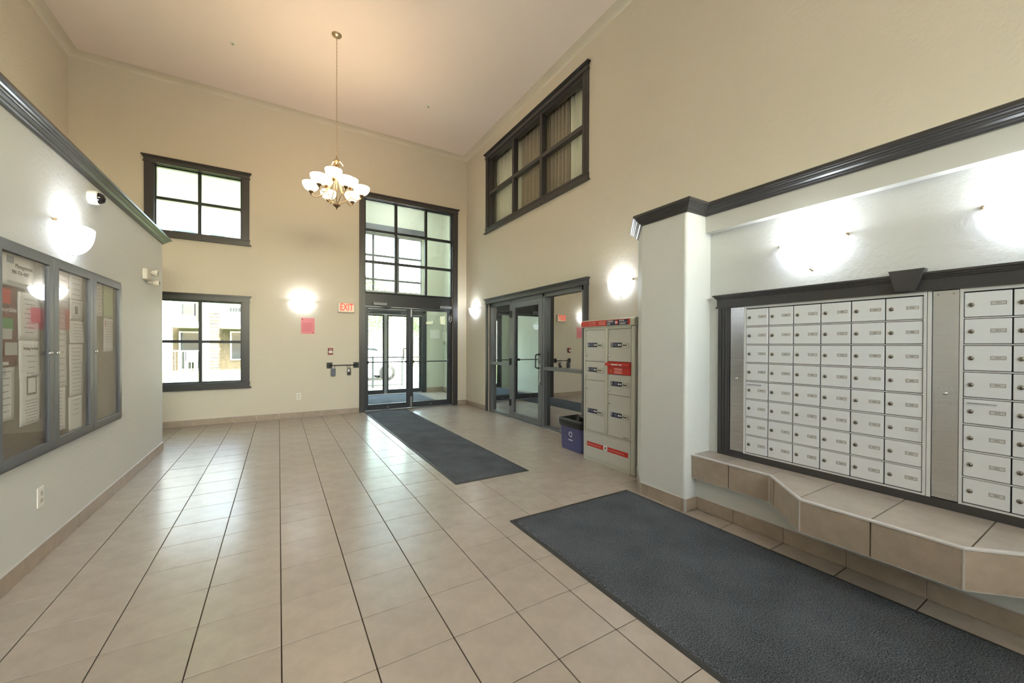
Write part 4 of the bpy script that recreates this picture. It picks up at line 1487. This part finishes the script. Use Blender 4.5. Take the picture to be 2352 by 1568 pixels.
loft([rrect(3.145, 3.40, 3.60, 3.99, .03, .0), rrect(3.140, 3.405, 3.595, 3.995, .03, .012), rrect(3.120, 3.425, 3.575, 4.005, .035, .36), rrect(3.112, 3.433, 3.567, 4.012, .035, .362), rrect(3.112, 3.433, 3.567, 4.012, .035, .378), rrect(3.125, 3.42, 3.58, 4.0, .03, .378), rrect(3.14, 3.405, 3.595, 3.985, .03, .1), rrect(3.15, 3.395, 3.605, 3.975, .03, .02)]).build('body', BIN, bn)
BT = lambda u, w_, z: (3.1415 - .0575 * z - .0006 - w_, u, z)
FACE[BT] = Vector((0, -1, 0))
b = MB(BT)
for k in range(3):
    a0 = PI / 2 + k * 2 * PI / 3
    pts_o, pts_i = [], []
    for i in range(6):
        a = a0 + .25 + 1.35 * i / 5
        pts_o.append((3.79 + .036 * math.cos(a), .0006, .205 + .036 * math.sin(a)))
        pts_i.append((3.79 + .022 * math.cos(a), .0006, .205 + .022 * math.sin(a)))
    vs = pts_o + pts_i
    b.add(vs, [(i, i + 1, 7 + i, 6 + i) for i in range(5)])
    a = a0 + .25
    b.add([(3.79 + .044 * math.cos(a), .0006, .205 + .044 * math.sin(a)), (3.79 + .014 * math.cos(a), .0006, .205 + .014 * math.sin(a)), (3.79 + .030 * math.cos(a - .45), .0006, .205 + .030 * math.sin(a - .45))], [(0, 1, 2)])
b.build('recycling_symbol', BINP, bn)
MB(BT).box(3.835, 3.755, .0002, .0008, .125, .140).build('printed_word', BINP, bn)
bag = thing('bin_liner', (3.27, 3.79, .30), 'black plastic liner folded over the recycling bin rim', 'bag')
rg = []
for k, (o, z, j) in enumerate(((.006, .295, .006), (.010, .31, .006), (.013, .345, .004), (.012, .375, .003), (.010, .392, .006), (-.004, .398, .008), (-.016, .39, .008), (-.03, .34, .014), (-.045, .24, .02), (-.07, .16, .02))):
    ring = rrect(3.117 - o, 3.428 + o, 3.572 - o, 4.008 + o, .035 if o > -.02 else .05, z, 6)
    rg.append([(x + rnd.uniform(-j, j) * .6, y + rnd.uniform(-j, j) * .6, zz + rnd.uniform(-j, j)) for x, y, zz in ring])
o = loft(rg, (False, False)).build('film', BAG, bag)
md = o.modifiers.new('smooth', 'SUBSURF')
md.levels = md.render_levels = 1

# ------------------------------------------------------------------ outside
struct('ground', MB().box(-60, 70, 8.2, 90, -.6, -.08), LAWN)
struct('path', MB().box(.4, 12, 10.75, 13.0, -.12, -.02), CONC)
struct('parking', MB().box(.2, 40, 14.2, 24, -.12, -.05), CONC)
# soffit of the eaves above the high window
sf = struct('soffit', MB().box(-6, 1.0, 8.2, 11.4, 4.46, 4.60), SOFF)
b = MB()
for k in range(30):
    y = 8.3 + k * .1
    b.box(-6, 1.0, y, y + .088, 4.452, 4.46)
tag(b.build('soffit_strip', SOFF, sf), kind='stuff')


def railing(x0, x1, y, z0, z1, label, m, step=.11, parent=None):
    t = thing('railing', ((x0 + x1) / 2, y, z0), label, 'railing')
    MB().box(x0, x1, y - .02, y + .02, z1 - .04, z1).build('top_rail', m, t)
    MB().box(x0, x1, y - .015, y + .015, z0 + .06, z0 + .09).build('bottom_rail', m, t)
    b = MB()
    k = 0
    x = x0 + .05
    while x < x1:
        b.box(x - .007, x + .007, y - .007, y + .007, z0 + .06, z1 - .04)
        x += step
    tag(b.build('baluster', m, t), kind='stuff')
    for q in [x0, (x0 + x1) / 2, x1]:
        MB().box(q - .03, q + .03, y - .03, y + .03, z0 - .05, z1 + .02).build('post', m, t)


RAILM = mat('railing_metal', (92, 94, 96), .5, .4)
railing(1.6, 3.42, 12.6, -.02, .95, 'dark metal railing outside the entrance doors', RAILM)


def car(x0, y, m, label):
    """simple shaped saloon, nose toward -x; x0 = rear end"""
    t = thing('parked_car', (x0 - 2.2, y, -.05), label, 'car')
    zg = -.05
    side = [(0, .35), (-.02, .62), (-.10, .82), (-.28, .90), (-.75, 1.16), (-1.25, 1.30), (-2.1, 1.30), (-2.75, 1.05), (-3.1, .88), (-4.0, .76), (-4.35, .62), (-4.42, .35), (-4.2, .22), (-.2, .22)]
    b = MB()
    n = len(side)
    for yy, sc in ((y - .86, 0), (y + .86, 0)):
        pass
    rings = []
    for dy, tz in ((-.86, 0), (-.80, .03), (.80, .03), (.86, 0)):
        rings.append([(x0 + px, y + dy * (1 - (.18 if pz > .95 else 0)), zg + pz + (tz if pz > .3 else 0)) for px, pz in side])
    vs = [p for r in rings for p in r]
    b.add(vs, [(k * n + i, k * n + (i + 1) % n, (k + 1) * n + (i + 1) % n, (k + 1) * n + i) for k in range(3) for i in range(n)], True)
    b.add(rings[0], [tuple(range(n))])
    b.add(rings[3], [tuple(range(n))])
    b.build('body', m, t)
    for sy in (-1, 1):
        q = MB()
        yy = y + sy * .735
        q.prism([(x0 - .85, zg + .95), (x0 - 1.28, zg + 1.24), (x0 - 1.66, zg + 1.25), (x0 - 1.66, zg + .93)], yy - .012, yy + .012, 'y')
        q.prism([(x0 - 1.74, zg + .93), (x0 - 1.74, zg + 1.25), (x0 - 2.1, zg + 1.24), (x0 - 2.7, zg + .93)], yy - .012, yy + .012, 'y')
        q.build('window', CGLASS, t)
    for wx in (-.85, -3.5):
        for sy in (-.78, .78):
            wv = MB().lathe([(.0005, -.1), (.28, -.1), (.31, -.08), (.31, .08), (.28, .1), (.0005, .1)], (x0 + wx, y + sy, zg + .31), 20, axis='y')
            wo = wv.build('wheel', BLACK, t)
            MB().lathe([(.0005, -.108), (.19, -.104), (.2, .104), (.0005, .108)], (x0 + wx, y + sy, zg + .31), 14, axis='y').build('hub_cap', ALU, wo)


car(4.45, 16.2, CARW, 'white car parked beyond the entrance railing')


def tree(x, y, h, r, label):
    t = thing('tree', (x, y, -.1), label, 'tree', 'trees beyond the parking')
    MB().tube([(x, y, -.1), (x + .05, y, h * .3), (x - .05, y + .05, h * .62)], [.16, .12, .06], 8).build('trunk', BARK, t)
    b = MB()
    for k in range(4500):
        a, q = rnd.uniform(0, 2 * PI), rnd.uniform(-1, 1)
        rr = r * (.55 + .45 * rnd.random()) * (1 - .25 * abs(q))
        p = Vector((x + rr * math.cos(a) * math.sqrt(1 - q * q), y + rr * math.sin(a) * math.sqrt(1 - q * q), h * .66 + h * .34 * q * (.6 + .4 * rnd.random())))
        u = Vector((rnd.uniform(-1, 1), rnd.uniform(-1, 1), rnd.uniform(-1, 1))).normalized() * .085
        v = u.cross(Vector((rnd.uniform(-1, 1), rnd.uniform(-1, 1), 1))).normalized() * .05
        b.add([tuple(p - u), tuple(p + v), tuple(p + u), tuple(p - v)], [(0, 1, 2, 3)])
    tag(b.build('foliage', LEAF, t), kind='stuff')


tree(4.9, 27, 6.0, 2.3, 'leafy tree seen through the left entrance door')
tree(9.6, 28, 5.2, 2.0, 'leafy tree seen through the middle of the entrance doors')
tree(14.6, 29, 6.5, 2.5, 'leafy tree seen at the right of the outer doors')
fn = thing('fence', (9, 30.5, -.1), 'pale board fence behind the trees', 'fence')
for k in range(60):
    x = -1 + k * .40
    MB().box(x, x + .36, 30.48, 30.52, -.1, 1.9 + .03 * (k % 3)).build('board', WOODF, fn)

# apartment block across the courtyard
ab = thing('apartment_building', (-6, 27.5, -.1), 'pale apartment block across the lawn, seen through the left windows', 'building')
BY = 27.4
MB().box(-22, -1.2, BY, BY + 6, 2.3, 7.6).build('siding_wall', SIDING, ab)
MB().box(-22, -1.2, BY, BY + 6, -.1, 2.3).build('stone_wall', STONE, ab)
for x0, x1 in ((-10.5, -6.6), (-6.1, -2.6)):
    xm = (x0 + x1) / 2
    MB().prism([(x0, 7.4), (x1, 7.4), (xm, 9.2)], BY - .5, BY + 5, 'y').build('gable', SIDING, ab)
    q = MB()
    q.prism([(x0 - .2, 7.3), (x0 - .2, 7.55), (xm, 9.45), (x1 + .2, 7.55), (x1 + .2, 7.3), (xm, 9.2)], BY - .62, BY - .45, 'y')
    q.build('bargeboard', EXTW, ab)
MB().box(-22, -1.2, BY - .1, BY + 6, 7.6, 7.8).build('roof_edge', EXTW, ab)
for x in (-12.5, -9.6, -7.0, -4.85, -3.3, -1.3):
    MB().box(x - .17, x + .17, 25.85, 26.2, -.1, 7.3).build('post', EXTW, ab)
for x in (-5.35, -2.95, -1.0):
    q = MB()
    for k in range(18):
        q.box(x - .22 + rnd.uniform(-.03, .03), x + .22 + rnd.uniform(-.03, .03), 25.9 + rnd.uniform(-.03, .03), 26.3, -.1 + k * .18, .065 + k * .18)
    tag(q.build('ledge_stone', STONE, ab), kind='stuff')
for z in (2.2, 5.0):
    for x0, x1 in ((-12.4, -4.9), (-4.65, -3.5), (-2.75, -1.3)):
        MB().box(x0, x1, 25.9, BY, z, z + .24).build('balcony_slab', EXTW, ab)
for x0, x1, z in ((-9.4, -5.0, 5.24), (-4.7, -3.5, -.05), (-2.7, -1.3, 2.44)):
    r_ = MB()
    r_.box(x0, x1, 26.0, 26.04, z + 1.0, z + 1.06)
    x = x0
    while x < x1:
        r_.box(x, x + .02, 26.01, 26.03, z, z + 1.0)
        x += .13
    tag(r_.build('balcony_railing', EXTW, ab), kind='stuff')
for x0, x1, z0, z1 in ((-4.55, -3.75, 0, 1.95), (-2.3, -1.7, .5, 2.0), (-4.5, -4.0, 2.95, 3.5), (-3.9, -3.5, 2.6, 4.4), (-2.4, -1.6, 3.2, 4.4), (-4.9, -4.0, 5.6, 6.9), (-3.3, -2.4, 5.6, 6.9), (-9.5, -8.5, 5.6, 6.9), (-8.9, -8.2, 7.5, 8.3), (-4.7, -4.0, 7.5, 8.3)):
    o = MB().box(x0 - .08, x1 + .08, BY - (.56 if z0 > 7 else .06), BY, z0 - .08, z1 + .08).build('window', EXTW, ab)
    MB().box(x0, x1, BY - (.58 if z0 > 7 else .08), BY - .05, z0, z1).build('window_pane', CGLASS, o)
pch = thing('patio_chair', (-4.0, 26.6, -.05), 'white patio chair on the ground floor terrace across the lawn', 'chair')
MB().box(-4.25, -3.75, 26.4, 26.9, .38, .44).build('seat', EXTW, pch)
MB().box(-4.25, -3.75, 26.86, 26.92, .44, .95).build('backrest', EXTW, pch)
for x in (-4.22, -3.82):
    for y in (26.42, 26.84):
        MB().box(x, x + .05, y, y + .05, -.08, .38).build('leg', EXTW, pch)
